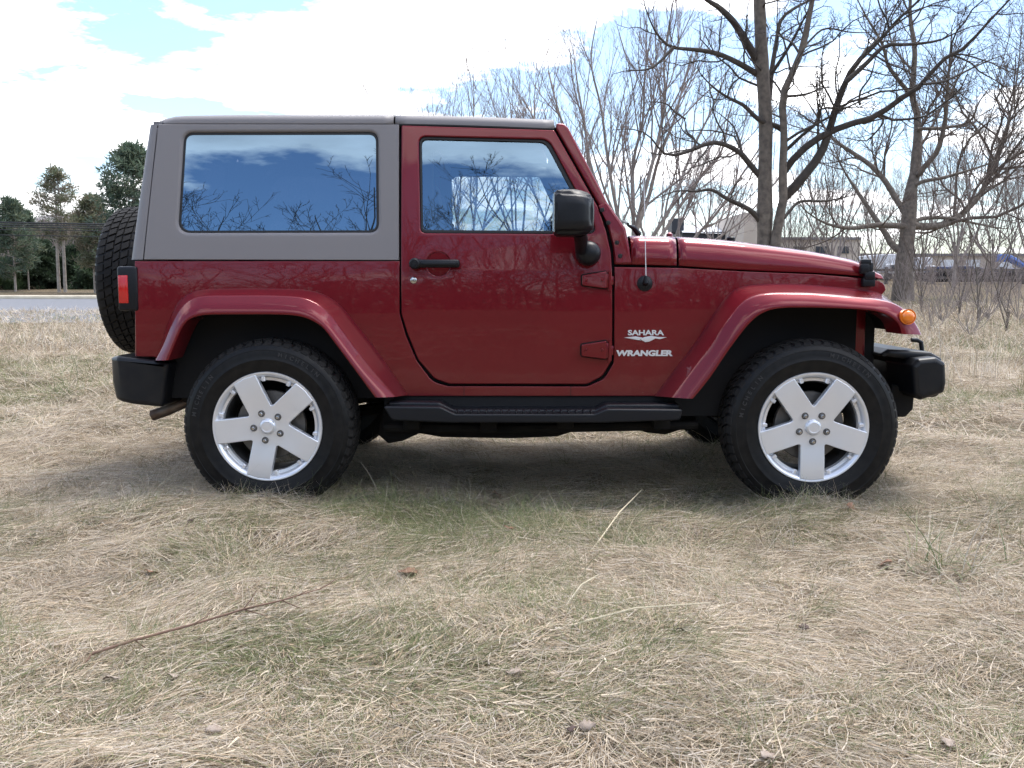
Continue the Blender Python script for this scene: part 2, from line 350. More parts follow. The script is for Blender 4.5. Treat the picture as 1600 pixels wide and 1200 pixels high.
# --- doors -----------------------------------------------------------
door_out = fillet([(627.3, 196, 3), (866, 203.5, 3), (934, 323), (947, 361, 20), (954.5, 394, 20), (956.5, 425), (956.5, 545), (954.5, 565, 10), (941, 588, 20), (917, 600.5, 20), (702, 600, 14), (679, 592, 18), (653.5, 562, 30), (637, 522, 30), (627.3, 490, 20)])
win_seal = fillet([(654.5, 213, 12), (857, 218, 22), (936, 366, 12), (657, 364, 9)])
win_glass = fillet([(658.5, 217.5, 9), (852, 222, 20), (926, 361, 9), (660.5, 359, 6)])
dish = [(685 + 18.5 * math.cos(a), 413 + 18.5 * math.sin(a)) for a in [2 * math.pi * k / 36 for k in range(36)]]
for s in SIDES:
    d = panel('door', door_out, [win_seal, dish], lambda x, z: body_y(x, z, .004), .05, M['paint'], car, s, .006, .05, 0, Qxz, inner_rnd=.007)
    panel('window_seal', win_seal, [win_glass], lambda x, z: body_y(x, z, -.006), .02, M['seal'], d, s, .003, .05, 0, Qxz)
    panel('window_pane', win_seal, [], lambda x, z: body_y(x, z, -.016), .004, M['glass'], d, s, 0, .04, .08, Qxz, weighted=False)
    # dish behind the handle
    c = Q(685, 413); rr = (Q(685 + 19, 413) - c).length; b = MB(); pr = [(rr * q, h) for q, h in ((1.05, .004), (1, .002), (.9, .012), (.7, .020), (.4, .024), (0, .025))]
    b.lathe(pr, 'y', 36, (c.x, c.y, c.z))
    if s < 0:
        for v in b.bm.verts: v.co.y = -v.co.y
    b.done('handle_dish', M['paint'], d)
    # handle
    b = MB(); h0 = Q(649, 412, .02); h1 = Q(719, 412.5, .02); k = h0.z
    b.lathe([(0, -.052), (.018, -.052), (.024, -.047), (.026, -.03), (.026, .015)], 'y', 24, (h0.x, h0.y, k))
    b.lathe([(0, -.056), (.011, -.056), (.013, -.050)], 'y', 20, (h0.x, h0.y, k))
    b.box((h0.x + .01, h0.y - .042, k - .019), (h1.x, h0.y - .012, k + .018), .011, 3)
    b.box((h0.x + .03, h0.y - .048, k - .010), (h1.x - .012, h0.y - .03, k + .008), .006, 2)
    b.box((h1.x - .03, h0.y - .02, k - .014), (h1.x - .006, h0.y + .015, k + .014), .004)
    c = Q(646.5, 438); lk = MB(); lk.lathe([(0, -.010), (.010, -.010), (.015, -.007), (.016, .005)], 'y', 20, (c.x, c.y, c.z)).box((c.x - .002, c.y - .012, c.z - .006), (c.x + .002, c.y - .009, c.z + .006))
    for q, nm, mt in ((b, 'door_handle', M['plastic']), (lk, 'door_lock', M['chrome'])):
        if s < 0:
            for v in q.bm.verts: v.co.y = -v.co.y
        q.done(nm, mt, d)
    # hinges
    for (x0, x1, ya, yb) in ((909, 947, 424, 451), (908, 947, 532, 561)):
        pts = fillet([(x0, ya + 6, 3), (x1, ya, 2), (x1, yb, 2), (x0, yb - 5, 3)])
        hg = panel('door_hinge', pts, [], lambda x, z: body_y(x, z, .030), .03, M['paint'], d, s, .005, 0, 0, Qxz)
        panel('hinge_gap_outline', grow_loop(pts, 1.6), [], lambda x, z: body_y(x, z, .0075), .006, M['gap'], d, s, 0, 0, 0, Qxz, weighted=False)  # dark plate added as a gap line so the hinge stands out
        a = Q(x1 + 6, (ya + yb) / 2 + 1, .016); b = MB(); hh = abs(Q(x1, ya).z - Q(x1, yb).z) / 2
        b.lathe([(0, -hh - .006), (.009, -hh - .006), (.009, hh + .004), (0, hh + .004)], 'z', 14, a)
        b.box((a.x - .022, a.y - .004, a.z - hh * .8), (a.x + .002, a.y + .012, a.z + hh * .8), .003)
        b.box((a.x - .002, a.y - .006, a.z - hh * .5), (a.x + .016, a.y + .014, a.z + hh * .5), .003)
        g_ = [(b, 'hinge_knuckle', M['paint'])]
        for q in (Q(x0 + 7, (ya + yb) / 2, .031), Q(x1 - 6, (ya + yb) / 2, .031)):
            g_.append((MB().lathe([(0, -.005), (.005, -.004), (.007, .002)], 'y', 10, q), 'hinge_bolt', M['paint']))
        for g, nm, mt in g_:
            if s < 0:
                for v in g.bm.verts: v.co.y = -v.co.y
            g.done(nm, mt, d)
    # mirror
    b = MB(); c = P(897, 334, -.98); b2 = bmesh.new(); bmesh.ops.create_cube(b2, size=1)
    bmesh.ops.subdivide_edges(b2, edges=b2.edges[:], cuts=5, use_grid_fill=True)
    for v in b2.verts:
        x, y, z = v.co * 2
        # rounded box, flat at the rear (-x)
        X = x * .086; Zz = z * .098; Y = y * .105
        fr = max(0, x); Y *= 1 - .30 * fr ** 2; Zz *= 1 - .14 * fr ** 2
        rnd = (abs(y) ** 5) * (abs(z) ** 5); Y *= 1 - .10 * rnd; Zz *= 1 - .12 * rnd
        X *= 1 - .10 * max(0, x) * (y * y) - .06 * max(0, x) * z * z
        Zz -= .010 * fr * (1 if z > 0 else -.4)
        v.co = c + Vector((X, Y, Zz))
    bmesh.ops.bevel(b2, geom=[e for e in b2.edges if len(e.link_faces) == 2 and e.calc_face_angle() > R(50)], offset=.012, segments=3, affect='EDGES', clamp_overlap=True)
    b.add(b2)
    bs = P(919, 396, -.80); b.lathe([(0, -.065), (.030, -.062), (.050, -.045), (.056, -.015), (.056, .02), (.050, .035)], 'y', 28, bs)
    arm = [P(908, 392, -.85), P(908, 382, -.88), P(908, 374, -.92), P(905, 362, -.97)]; b.tube(arm, [.027, .028, .03, .032], 14)
    if s < 0:
        for v in b.bm.verts: v.co.y = -v.co.y
    mo = b.done('side_mirror', M['plastic'], d, 60)
    g = MB(); g.box((c.x - .090, (c.y - .09), c.z - .082), (c.x - .086, (c.y + .085), c.z + .082))
    if s < 0:
        for v in g.bm.verts: v.co.y = -v.co.y
    # depth limit: mirror glass is a sub-part of the door like the mirror
    g.done('mirror_glass', M['chrome'], d)

for s in SIDES:
    panel('door_jamb', grow_loop(door_out, 7), [grow_loop(door_out, -9)], lambda x, z: body_y(x, z, -.036), .008, M['gap'], car, s, 0, .08, 0, Qxz, weighted=False)

# --- hard top ----------------------------------------------------------
top_out = fillet([(247.5, 194), (623.2, 194.5), (623.2, 406.5), (224.5, 405.5)])
top_hole = fillet([(287, 207, 15), (590, 206, 15), (591, 363, 15), (277, 363.5, 19)], 8)
top_pane = fillet([(290, 210.5, 12), (586.5, 210, 12), (587.5, 359.5, 12), (281, 360, 16)], 8)
for s in SIDES:
    panel('hardtop_side', top_out, [top_hole], body_y, .035, M['top'], car, s, .003, .04, 0, Qxz, inner_rnd=.016)
    fr = panel('side_window', top_hole, [top_pane], lambda x, z: body_y(x, z, -.012), .02, M['seal'], car, s, .002, .04, 0, Qxz)
    panel('window_pane', top_hole, [], lambda x, z: body_y(x, z, -.014), .004, M['glass_dark'], fr, s, 0, .03, .08, Qxz, weighted=False)
# rear corners + rear face of the hard top
zb = Q(210, 406).z; zt = Q(245, 181).z
def xr(z): t = (z - zb) / (zt - zb); return lerp(P(209.8, 406, -.66).x, P(236.5, 187, -.62).x, t)
for s in SIDES:
    rows = []
    for k in range(15):
        py = lerp(405.5, 194, k / 14); px = lerp(223.2, 246, k / 14); p = Q(px, py); z = p.z; y0 = p.y; x1 = xr(z); r = []
        yr = y0 + .085
        for j in range(9):
            a = j / 8 * math.pi / 2; r.append(Vector((lerp(p.x, x1, math.sin(a) ** .9), (y0 + (yr - y0) * (1 - math.cos(a))) * s, z)))
        r.append(Vector((x1 + .001, (yr + .05) * s, z)))
        rows.append(r)
    loft('hardtop_corner', rows, M['top'], car)
zc = zb + .02
rear_y = lambda z: Sz(z) + .13
b = MB(); zw0, zw1 = zb + .07, zt - .09
def slab(z0, z1, ya0, yb0, ya1, yb1, o=0, d=.05):
    q = [[b.bm.verts.new((xr(z) + k, y, z)) for z, y in ((z0, ya0), (z0, yb0), (z1, yb1), (z1, ya1))] for k in (o, o + d)]
    b.bm.faces.new(q[0]); b.bm.faces.new(q[1][::-1])
    for i in range(4): b.bm.faces.new((q[0][i], q[1][i], q[1][(i + 1) % 4], q[0][(i + 1) % 4]))
slab(zb, zw0, -.63, .63, -.62, .62); slab(zw1, zt - .02, -.56, .56, -.55, .55)
for sgn in (1, -1): slab(zw0, zw1, sgn * .62, sgn * .52, sgn * .56, sgn * .50, .002)
b.done('hardtop_rear', M['top'], car)
loft('rear_window', [[(xr(zw0) + .02, -.53, zw0), (xr(zw0) + .02, .53, zw0)], [(xr(zw1) + .02, -.53, zw1), (xr(zw1) + .02, .53, zw1)]], M['glass_dark'], car)
# roof: rear cap and front panels
def roof(name, px0, px1, top, low, n, round_rear=False, round_front=False):
    rows = []
    for k in range(n):
        t = k / (n - 1); px = lerp(px0, px1, t)
        pl = Q(px, low(px)); y0 = pl.y; x = pl.x
        pt = P(px, top(px), y0 + .06); zt_ = pt.z
        dz = zt_ - pl.z
        f = 1.0
        sec = [(y0 + .03, pl.z - .01), (y0 + .004, pl.z), (y0 + .004, pl.z + dz * .35), (y0 + .012, pl.z + dz * .62), (y0 + .03, pl.z + dz * .87), (y0 + .06, zt_), (y0 + .14, zt_ + .006), (y0 + .35, zt_ + .012), (0, zt_ + .016)]
        row = [Vector((x, y, z)) for y, z in sec]; row += [Vector((x, -y, z)) for y, z in sec[-2::-1]]
        if round_rear and k < 4:
            q = (3 - k) / 3
            for v in row: v.z -= .028 * q ** 2.2 * (1 if v.z > pl.z + .012 else 0); v.y *= 1 - .02 * q * q; v.x += .02 * q * q * 0
        rows.append(row)
    o = loft(name, rows, M['top'], car, 50)
    m = o.modifiers.new('thick', 'SOLIDIFY'); m.thickness = .012; m.offset = -1
    return o
roof('hardtop_roof', 238, 614.5, lambda x: lerp(181.3, 179.5, min(1, (x - 240) / 120)), lambda x: 192.8, 24, True)
roof('roof_panel', 617.5, 866, lambda x: lerp(180, 187.5, ((x - 617) / 249) ** 1.6), lambda x: lerp(193, 200.5, ((x - 617) / 249) ** 1.3), 14)
b = MB(); q = Q(616, 190); b.box((q.x - .02, q.y + .05, q.z - .06), (q.x + .03, -q.y - .05, q.z + .028)); b.done('roof_seam', M['gap'], car)
# drip channel above the door
pts = [Q(625, 195, .001), Q(700, 196.5, .001), Q(780, 199, .001), Q(866, 202.5, .001)]
for s in SIDES: b = MB(); b.tube([Vector((p.x, p.y * s + .008 * s, p.z)) for p in pts], .007, 8); b.done('roof_gutter', M['gap'], car)

# --- windscreen frame ---------------------------------------------------
ap_out = fillet([(868.5, 192, 4), (881, 193, 5), (888, 199), (949, 316), (978, 357), (988.5, 413.5), (960, 413.5), (957.5, 385), (950, 355, 15), (936.5, 322), (869, 202)])
XA0 = P(880, 195, -.69).x; XA1 = P(985, 400, -.76).x
def pil_y(x, z): return body_y(x, z, .002)
for s in SIDES:
    p = panel('windscreen_pillar', ap_out, [], pil_y, .10, M['paint'], car, s, .010, .05, 0, Qxz, back=True)
    br = fillet([(934.5, 321.5, 2), (946.5, 316.5, 2), (974.5, 358, 10), (986.8, 411, 2), (962, 411, 2), (959, 385), (951.5, 354, 15)])
    bk = panel('pillar_bracket', br, [], lambda x, z: body_y(x, z, .008), .006, M['paint'], car, s, .003, .05, 0, Qxz)
    for px, py in ((941, 328), (950.5, 348), (964, 379), (969, 400)):
        b = MB().lathe([(0, -.006), (.004, -.006), (.0045, -.003), (.009, -.003), (.0105, 0), (.0105, .01)], 'y', 14, Q(px, py, .010))
        if s < 0:
            for v in b.bm.verts: v.co.y = -v.co.y
        b.done('bracket_bolt', M['seal'], bk)
hp0 = P(884, 197, -.66); hp1 = P(984, 400, -.74)
t = Vector((hp1.x - hp0.x, 0, hp1.z - hp0.z)).normalized(); nrm = Vector((-t.z, 0, t.x)); nrm = nrm if nrm.x > 0 else -nrm
def frame_pt(u, y, d): return Vector((lerp(hp0.x, hp1.x, u) + nrm.x * d, y, lerp(hp0.z, hp1.z, u) + nrm.z * d))
for nm, u0, u1 in (('windscreen_header', -.02, .10), ('windscreen_sill', .88, 1.02)):
    rows = []
    for y in (-.66 + (.0 if u0 < .5 else -.07), .66 + (.0 if u0 < .5 else .07)):
        rows.append([frame_pt(u0, y, -.05), frame_pt(u0, y, -.012), frame_pt(u0 + .01, y, -.004), frame_pt(u1, y, -.004), frame_pt(u1, y, -.05), frame_pt(u0, y, -.05)])
    loft(nm, rows, M['paint'], car)
loft('windscreen', [[frame_pt(.09, -.62, -.02), frame_pt(.09, .62, -.02)], [frame_pt(.89, -.69, -.02), frame_pt(.89, .69, -.02)]], M['screen'], car)
b = MB(); b.tube([P(981, 352, -.55), P(990, 356, -.53), P(998, 366, -.50)], [.006, .012, .016], 8).tube([P(981, 350, -.55), P(975, 346, -.2), P(972, 346, .2)], .007, 6); b.done('wiper', M['plastic'], car)

# --- cowl and bonnet ------------------------------------------------------
def hood(name, px0, px1, top, low, n, nose=False):
    rows = []
    for k in range(n):
        t = k / (n - 1); px = lerp(px0, px1, t)
        pl = Q(px, low(px)); y0 = pl.y - .003; x = pl.x; zt_ = P(px, top(px), y0 + .10).z; dz = zt_ - pl.z
        sec = [(y0 + .02, pl.z + .002), (y0 + .004, pl.z), (y0, pl.z + .004), (y0 + .003, pl.z + dz * .30), (y0 + .010, pl.z + dz * .55), (y0 + .022, pl.z + dz * .74), (y0 + .042, pl.z + dz * .89), (y0 + .07, pl.z + dz * .97), (y0 + .10, zt_), (y0 + .2, zt_ - .002), (y0 * .45, zt_ - .002), (y0 * .40, zt_ + .010), (0, zt_ + .014)]
        row = [Vector((x, y, z)) for y, z in sec]; row += [Vector((x, -y, z)) for y, z in sec[-2::-1]]
        rows.append(row)
    if nose:
        last = rows[-1]; zl = last[1].z
        for dx, f in ((.007, .96), (.013, .85), (.017, .65), (.019, .35), (.019, 0)):
            rows.append([Vector((v.x + dx, v.y * (1 - .01 * (1 - f)), zl + (v.z - zl) * f)) for v in last])
    o = loft(name, rows, M['paint'], car, 60)
    m = o.modifiers.new('thick', 'SOLIDIFY'); m.thickness = .004; m.offset = -1
    return o
def crv(pts):
    xs = [p[0] for p in pts]; ys = [p[1] for p in pts]
    def f(x):
        i = 0
        while i < len(xs) - 2 and x > xs[i + 1]: i += 1
        h = xs[i + 1] - xs[i]; t = (x - xs[i]) / h
        m = lambda j: (ys[min(j + 1, len(ys) - 1)] - ys[max(j - 1, 0)]) / (xs[min(j + 1, len(xs) - 1)] - xs[max(j - 1, 0)])
        t = max(0, min(1, t)); return (2 * t ** 3 - 3 * t * t + 1) * ys[i] + (t ** 3 - 2 * t * t + t) * h * m(i) + (-2 * t ** 3 + 3 * t * t) * ys[i + 1] + (t ** 3 - t * t) * h * m(i + 1)
    return f
htop = crv([(978, 368), (1058, 370), (1110, 373), (1162, 378), (1220, 385.5), (1275, 393), (1320, 401.5), (1345, 408), (1362, 416), (1374, 425), (1380, 433)])
hlow = crv([(978, 413.5), (1058, 415.5), (1110, 419), (1162, 422), (1220, 424.5), (1275, 426.5), (1342, 431.5), (1380, 437)])
hood('cowl', 986, 1057, htop, hlow, 6)
hood('bonnet', 1060.5, 1374, htop, hlow, 26, True)
# below the gap: dark engine bay walls
x0, x1 = Q(965, 430).x, Q(1378, 440).x
rows = []
for k in range(12):
    px = lerp(962, 1374, k / 11); q = Q(px, hlow(max(px, 980))); rows.append([Vector((q.x, (q.y + .034) * sg, z)) for sg, z in ((1, .42), (1, q.z + .008), (-1, q.z + .008), (-1, .42), (1, .42))])
loft('engine_bay', rows, M['gap'], car, caps=False)
b = MB(); b.box((Q(962, 400).x - .02, -.70, .6), (Q(1062, 400).x, .70, Q(1060, 410).z - .012)); b.done('firewall', M['gap'], car)
# grille face
b = MB(); gx = Q(1385, 445).x - .09; zg1 = Q(1380, 438).z; b.box((gx - .07, -.60, .62), (gx + .006, .60, zg1), .012, 3)
for k in range(7): b.box((gx + .004, -.27 + k * .09 - .022, .72), (gx + .012, -.27 + k * .09 + .022, zg1 - .06))
gr = b.done('grille', M['paint'], car)
for s in SIDES:
    b = MB(); b.lathe([(.095, -.02), (.095, .012), (.08, .03), (.05, .042), (0, .046)], 'x', 32, (gx, .44 * s, .88)); b.done('headlight', M['chrome'], gr)
# bonnet catches, washer nozzle, rubber stop
for s in SIDES:
    b = MB(); c = Q(1353, 420); y = c.y - .012
    def bx(pa, pb, ya, yb): a = P(*pa, y); d = P(*pb, y); b.box((min(a.x, d.x), y - yb, min(a.z, d.z)), (max(a.x, d.x), y - ya, max(a.z, d.z)), .006)
    bx((1343, 405), (1359, 415), -.01, .025); bx((1342, 412), (1355, 428), .0, .03); bx((1351, 410), (1362, 432), .0, .022); bx((1348, 424), (1364, 437), 0, .03); bx((1346, 434), (1365, 448), -.01, .024)
    if s < 0:
        for v in b.bm.verts: v.co.y = -v.co.y
    b.done('bonnet_catch', M['plastic'], car)
b = MB(); c = P(1046, 368, -.35); b.lathe([(.018, -.01), (.016, .008), (.006, .016), (0, .017)], 'z', 14, c); b.done('washer_nozzle', M['paint'], car)
b = MB(); c = P(1142, 377, -.2); b.lathe([(.022, -.02), (.022, .018), (.016, .024), (0, .024)], 'z', 14, c); b.done('bonnet_stop', M['plastic'], car)
# aerial
c = Q(1007.5, 443); b = MB()
b.lathe([(0, -.016), (.016, -.016), (.024, -.010), (.034, -.006), (.037, .004)], 'y', 26, c).tube([c + Vector((0, -.012, 0)), c + Vector((0, -.034, .008)), c + Vector((-.001, -.036, .035))], [.014, .013, .006], 12)
ab = b.done('aerial_base', M['plastic'], car)
b = MB(); b.tube([c + Vector((0, -.036, .03)), c + Vector((-.012, -.03, .40)), c + Vector((-.03, -.02, .62))], [.0022, .0018, .0013], 6); b.done('aerial_mast', M['white'], ab)

# --- fender flares ----------------------------------------------------------
def flare(A, Bb, Cc, n=56):
    yA = [Q(x, y, .003) for x, y in A]
    rows = []
    a = spline(yA, n); bq = spline([P(x, y, -.885) for x, y in Bb], n); c = spline([P(x, y, -.928) for x, y in Cc], n)
    for i in range(n):
        p, q, r = a[i], bq[i], c[i]; row = [p + Vector((0, .02, 0)), p]
        # upper slope p->q, rounded crease, outer face q->r, rounded return
        for t in (.25, .5, .75): row.append(p.lerp(q, t))
        q1 = p.lerp(q, .93); q2 = q.lerp(r, .10); k = q
        for t in (0, .25, .5, .75, 1): row.append(q1 * (1 - t) ** 2 + k * 2 * t * (1 - t) + q2 * t * t)
        for t in (.35, .6, .82): row.append(q.lerp(r, t) + Vector((0, -.008 * math.sin(math.pi * t), 0)))
        e = r + Vector((0, .03, 0)); r1 = q.lerp(r, .93)
        for t in (0, .3, .6, 1): row.append(r1 * (1 - t) ** 2 + r * 2 * t * (1 - t) + e * t * t)
        row.append(e + Vector((0, .15, 0)))
        rows.append(row)
    return rows
for A, Bb, Cc in ((RA, RB, RC), (FA, FB, FC)):
    rows = flare(A, Bb, Cc)
    for s in SIDES:
        rr = rows if s > 0 else [mir(r) for r in rows]
        loft('wheel_arch', rr, M['paint'], car, 50, caps=True)
# side marker
c = P(1418.3, 495, -.925)
for s in SIDES:
    b = MB(); b.lathe([(0, -.022), (.012, -.0215), (.022, -.017), (.028, -.008), (.030, .02)], 'y', 28, (c.x, c.y, c.z))
    b.lathe([(.030, -.006), (.034, -.006), (.034, .02), (.030, .02)], 'y', 28, (c.x, c.y, c.z), closed=True)
    if s < 0:
        for v in b.bm.verts: v.co.y = -v.co.y
    b.done('turn_signal', M['amber'], car)
# wheel wells: dark liners
def liner(Cc, grow, y0, y1):
    rows = []
    pts = spline([P(x, y, -.9) for x, y in Cc], 30); cx = sum(p.x for p in pts) / 30
    bm = MB()
    rows = [[Vector((p.x, y0, p.z + grow)) for p in pts], [Vector((p.x, y1, p.z + grow)) for p in pts]]
    rows.append([Vector((lerp(p.x, cx, .02), y1, .45)) for p in pts])
    return rows
for Cc in (RC, FC):
    rows = liner(Cc, .012, -.80, -.42)
    for s in SIDES: loft('wheel_well', rows if s > 0 else [mir(r) for r in rows], M['under'], car)

# --- tub rear, floor, interior ---------------------------------------------
bx0 = Q(210.5, 420).x; zt0 = Q(212, 408).z; zt1 = Q(212, 557).z
b = MB(); b.box((bx0 + .006, -.735, zt1 + .01), (bx0 + .04, .735, zt0 - .01), .012); b.done('tailgate', M['paint'], car)
for s in SIDES:   # rounded rear corner strip
    rows = []
    for k in range(9):
        py = lerp(408.5, 556.5, k / 8); p = Q(212.5, py); rows.append([Vector((p.x + .002, p.y * s, p.z)), Vector((p.x - .005, (p.y + .004) * s, p.z)), Vector((p.x - .009, (p.y + .012) * s, p.z)), Vector((p.x - .010, (p.y + .04) * s, p.z)), Vector((p.x + .002, (p.y + .06) * s, p.z))])
    loft('rear_corner', rows, M['paint'], car)
xd0 = Q(627, 450).x; xd1 = Q(957, 450).x
b = MB()
b.box((bx0 + .05, -.70, .50), (xd1, .70, .56)); b.box((bx0 + .05, -.70, .56), (bx0 + .07, .70, zt0))
b.box((bx0 + .05, -.70, .56), (xd0, -.50, .95)); b.box((bx0 + .05, .50, .56), (xd0, .70, .95))
b.box((bx0 + .4, -.5, .56), (bx0 + .95, .5, .74)); b.done('floor_pan', M['gap'], car)
for s in SIDES:
    b = MB(); x = xd0 + .20
    b.box((x, s * .37 - .25, .62), (x + .50, s * .37 + .25, .80), .05, 3)
    q = bmesh.new(); bmesh.ops.create_cube(q, size=1)
    for v in q.verts: v.co = Vector((v.co.x * .13, v.co.y * .46, v.co.z * .62))
    bmesh.ops.bevel(q, geom=q.edges[:], offset=.05, segments=3, affect='EDGES'); b.add(q, Matrix.Translation((x + .0, s * .37, 1.07)) @ Matrix.Rotation(R(-14), 4, 'Y'))
    q = bmesh.new(); bmesh.ops.create_cube(q, size=1)
    for v in q.verts: v.co = Vector((v.co.x * .09, v.co.y * .26, v.co.z * .17))
    bmesh.ops.bevel(q, geom=q.edges[:], offset=.035, segments=3, affect='EDGES'); b.add(q, Matrix.Translation((x - .10, s * .37, 1.45)) @ Matrix.Rotation(R(-10), 4, 'Y'))
    b.done('front_seat', M['seat'], car)
b = MB(); b.box((bx0 + .45, -.48, .74), (bx0 + .9, .48, .86), .05, 3).box((bx0 + .38, -.48, .80), (bx0 + .52, .48, 1.20), .05, 3); b.done('rear_seat', M['seat'], car)
b = MB(); b.box((xd1 - .28, -.68, .85), (xd1 + .02, .68, 1.16), .05, 3); b.done('dashboard', M['dash'], car)
b = MB(); a = MB(); sw = bmesh.new()
for k in range(32):
    pass
b.bm.free(); sw.free(); a.bm.free()
b = MB(); pr = [(.185 + .013 * math.cos(t), .013 * math.sin(t)) for t in [2 * math.pi * k / 8 for k in range(8)]]; b.lathe(pr, 'x', 32, closed=True); b.box((-.01, -.18, -.012), (.01, .18, .012)).box((-.012, -.05, -.05), (.012, .05, .05), .01)
bmesh.ops.transform(b.bm, matrix=Matrix.Translation((xd1 - .42, .37, 1.10)) @ Matrix.Rotation(R(22), 4, 'Y'), verts=b.bm.verts); b.done('steering_wheel', M['dash'], car)
b = MB(); zr = Q(625, 205).z - .03; xb = xd0 + .10
for s in (1, -1):
    b.tube([(xb, .60 * s, .9), (xb, .60 * s, 1.3), (xb, .575 * s, zr - .05), (xb + .05, .565 * s, zr)], .035, 10)
    b.tube([(bx0 + .12, .60 * s, 1.1), (bx0 + .25, .58 * s, zr - .08), (bx0 + .35, .565 * s, zr), (xb, .565 * s, zr), (P(866, 205, -.6).x - .03, .565 * s, zr - .01), (P(985, 405, -.7).x - .10, .60 * s, 1.12)], .035, 10)
b.tube([(xb, -.57, zr), (xb, .57, zr)], .035, 10); b.done('roll_cage', M['seal'], car)

# --- sills and side steps --------------------------------------------------
for s in SIDES:
    b = MB(); a = P(600, 622, -.74); d = P(1066, 632, -.74); b.box((a.x, -.74 * s if s > 0 else .60, d.z - .02), (d.x, -.60 if s > 0 else .74, P(800, 617, -.74).z)); b.done('sill', M['gap'], car)
    st_out = fillet([(598, 635, 3), (688, 636, 10), (711, 647, 12), (929, 647, 12), (948, 639, 10), (1067, 640, 3), (1063, 657, 6), (940, 661, 8), (700, 661, 8), (612, 657, 8)])
    st = panel('side_step', st_out, [], lambda x, z: -.925, .18, M['plastic'], car, s, .008, 0, 0, at(-.925))
    top = fillet([(600, 626, 3), (1067, 631, 3), (1064, 652), (700, 654), (604, 650)])
    panel('step_base', fillet([(606, 628, 3), (686, 629, 8), (708, 640, 8), (931, 640, 8), (948, 632, 8), (1062, 632, 3), (1060, 652), (612, 652)]), [], lambda x, z: -.86, .14, M['plastic'], st, s, .01, 0, 0, at(-.86))
    b = MB(); u0 = P(707, 646, -.915); u1 = P(930, 646, -.915)
    for k in range(19):
        x = lerp(u0.x, u1.x, (k + .5) / 19); b.box((x - .004, -.918, u0.z - .006), (x + .004, -.83, u0.z + .012), .002, 1)
    b.box((u0.x, -.905, u0.z - .01), (u1.x, -.82, u0.z + .002))
    if s < 0:
        for v in b.bm.verts: v.co.y = -v.co.y
    b.done('step_tread', M['plastic'], st)

# --- rear bumper, tail lamp, exhaust -----------------------------------------
rb = fillet([(164.5, 560, 5), (180, 556, 6), (264, 567, 4), (259, 600, 4), (254, 637, 7), (205, 632), (174, 625, 8), (167, 600, 8)])
b0 = P(165, 590, -.80); b1 = P(250, 590, -.80)
for s in SIDES: panel('bumper_end', rb, [], lambda x, z: -.80 + .05 * sstep(P(190, 590, -.8).x, P(165, 590, -.8).x, x), .26, M['bumper'], car, s, .022, 0, .05, at(-.80))
b = MB(); b.box((b0.x + .0, -.60, P(200, 625, -.8).z), (b0.x + .20, .60, P(200, 560, -.8).z), .025, 3); b.done('rear_bumper', M['bumper'], car)
for s in SIDES:
    b = MB(); a = P(209.5, 416, -.775); d = P(184.5, 486, -.775)
    b.box((d.x, -.775, d.z), (a.x + .01, -.655, a.z), .012, 3)
    if s < 0:
        for v in b.bm.verts: v.co.y = -v.co.y
    tl = b.done('tail_light', M['plastic'], car)
    b = MB(); b.box((d.x - .010, -.745, P(190, 476, -.75).z), (d.x + .01, -.67, P(190, 428, -.75).z), .004, 2)
    b.box((d.x + .006, -.779, P(190, 474, -.779).z), (P(199.5, 450, -.779).x, -.76, P(190, 430, -.779).z), .004, 2)
    if s < 0:
        for v in b.bm.verts: v.co.y = -v.co.y
    b.done('red_lens', M['redlens'], tl)
b = MB(); ep = [P(238, 649, -.55), P(262, 641, -.55), P(289, 629, -.55), P(330, 610, -.5), P(430, 608, -.45)]
b.tube(ep, [.027, .026, .026, .026, .026], 16, cap=False).tube([p + Vector((.004, 0, 0)) for p in ep[:3]], .022, 12, cap=True); b.done('exhaust_pipe', M['metal_dull'], car)

# --- front bumper ---------------------------------------------------------------
fe = fillet([(1426, 572, 6), (1436, 561, 6), (1464, 558, 8), (1479, 567, 6), (1480.5, 598, 8), (1477, 614, 6), (1440, 626, 5), (1429, 617, 5)])
for s in SIDES:
    panel('bumper_end', fe, [], lambda x, z: -.80, .32, M['bumper'], car, s, .024, 0, 0, at(-.80))
sf = fillet([(1373, 556, 3), (1390, 545, 4), (1455, 550, 6), (1474, 561, 5), (1470, 575), (1426, 574), (1420, 562)])
panel('front_bumper', sf, [], lambda x, z: -.70, 1.40, M['bumper'], car, 1, .018, 0, 0, at(-.70), back=True)
b = MB(); a = P(1430, 566, -.5); d = P(1482, 622, -.5); b.box((a.x, -.50, d.z), (d.x - .035, .50, a.z), .03, 3); b.done('bumper_bar', M['bumper'], car)
b = MB(); hk = [P(1424, 531, -.42), P(1433, 531.5, -.42), P(1439, 535, -.42), P(1440.5, 548, -.42), P(1440.5, 560, -.42)]; b.tube(hk, .011, 10); b.done('tow_hook', M['plastic'], car)
panel('air_dam', fillet([(1395, 600), (1430, 610, 5), (1427, 640, 6), (1415, 652, 5), (1404, 652), (1390, 630)]), [], lambda x, z: -.62, 1.2, M['under'], car, 1, .01, 0, 0, at(-.62), back=True)

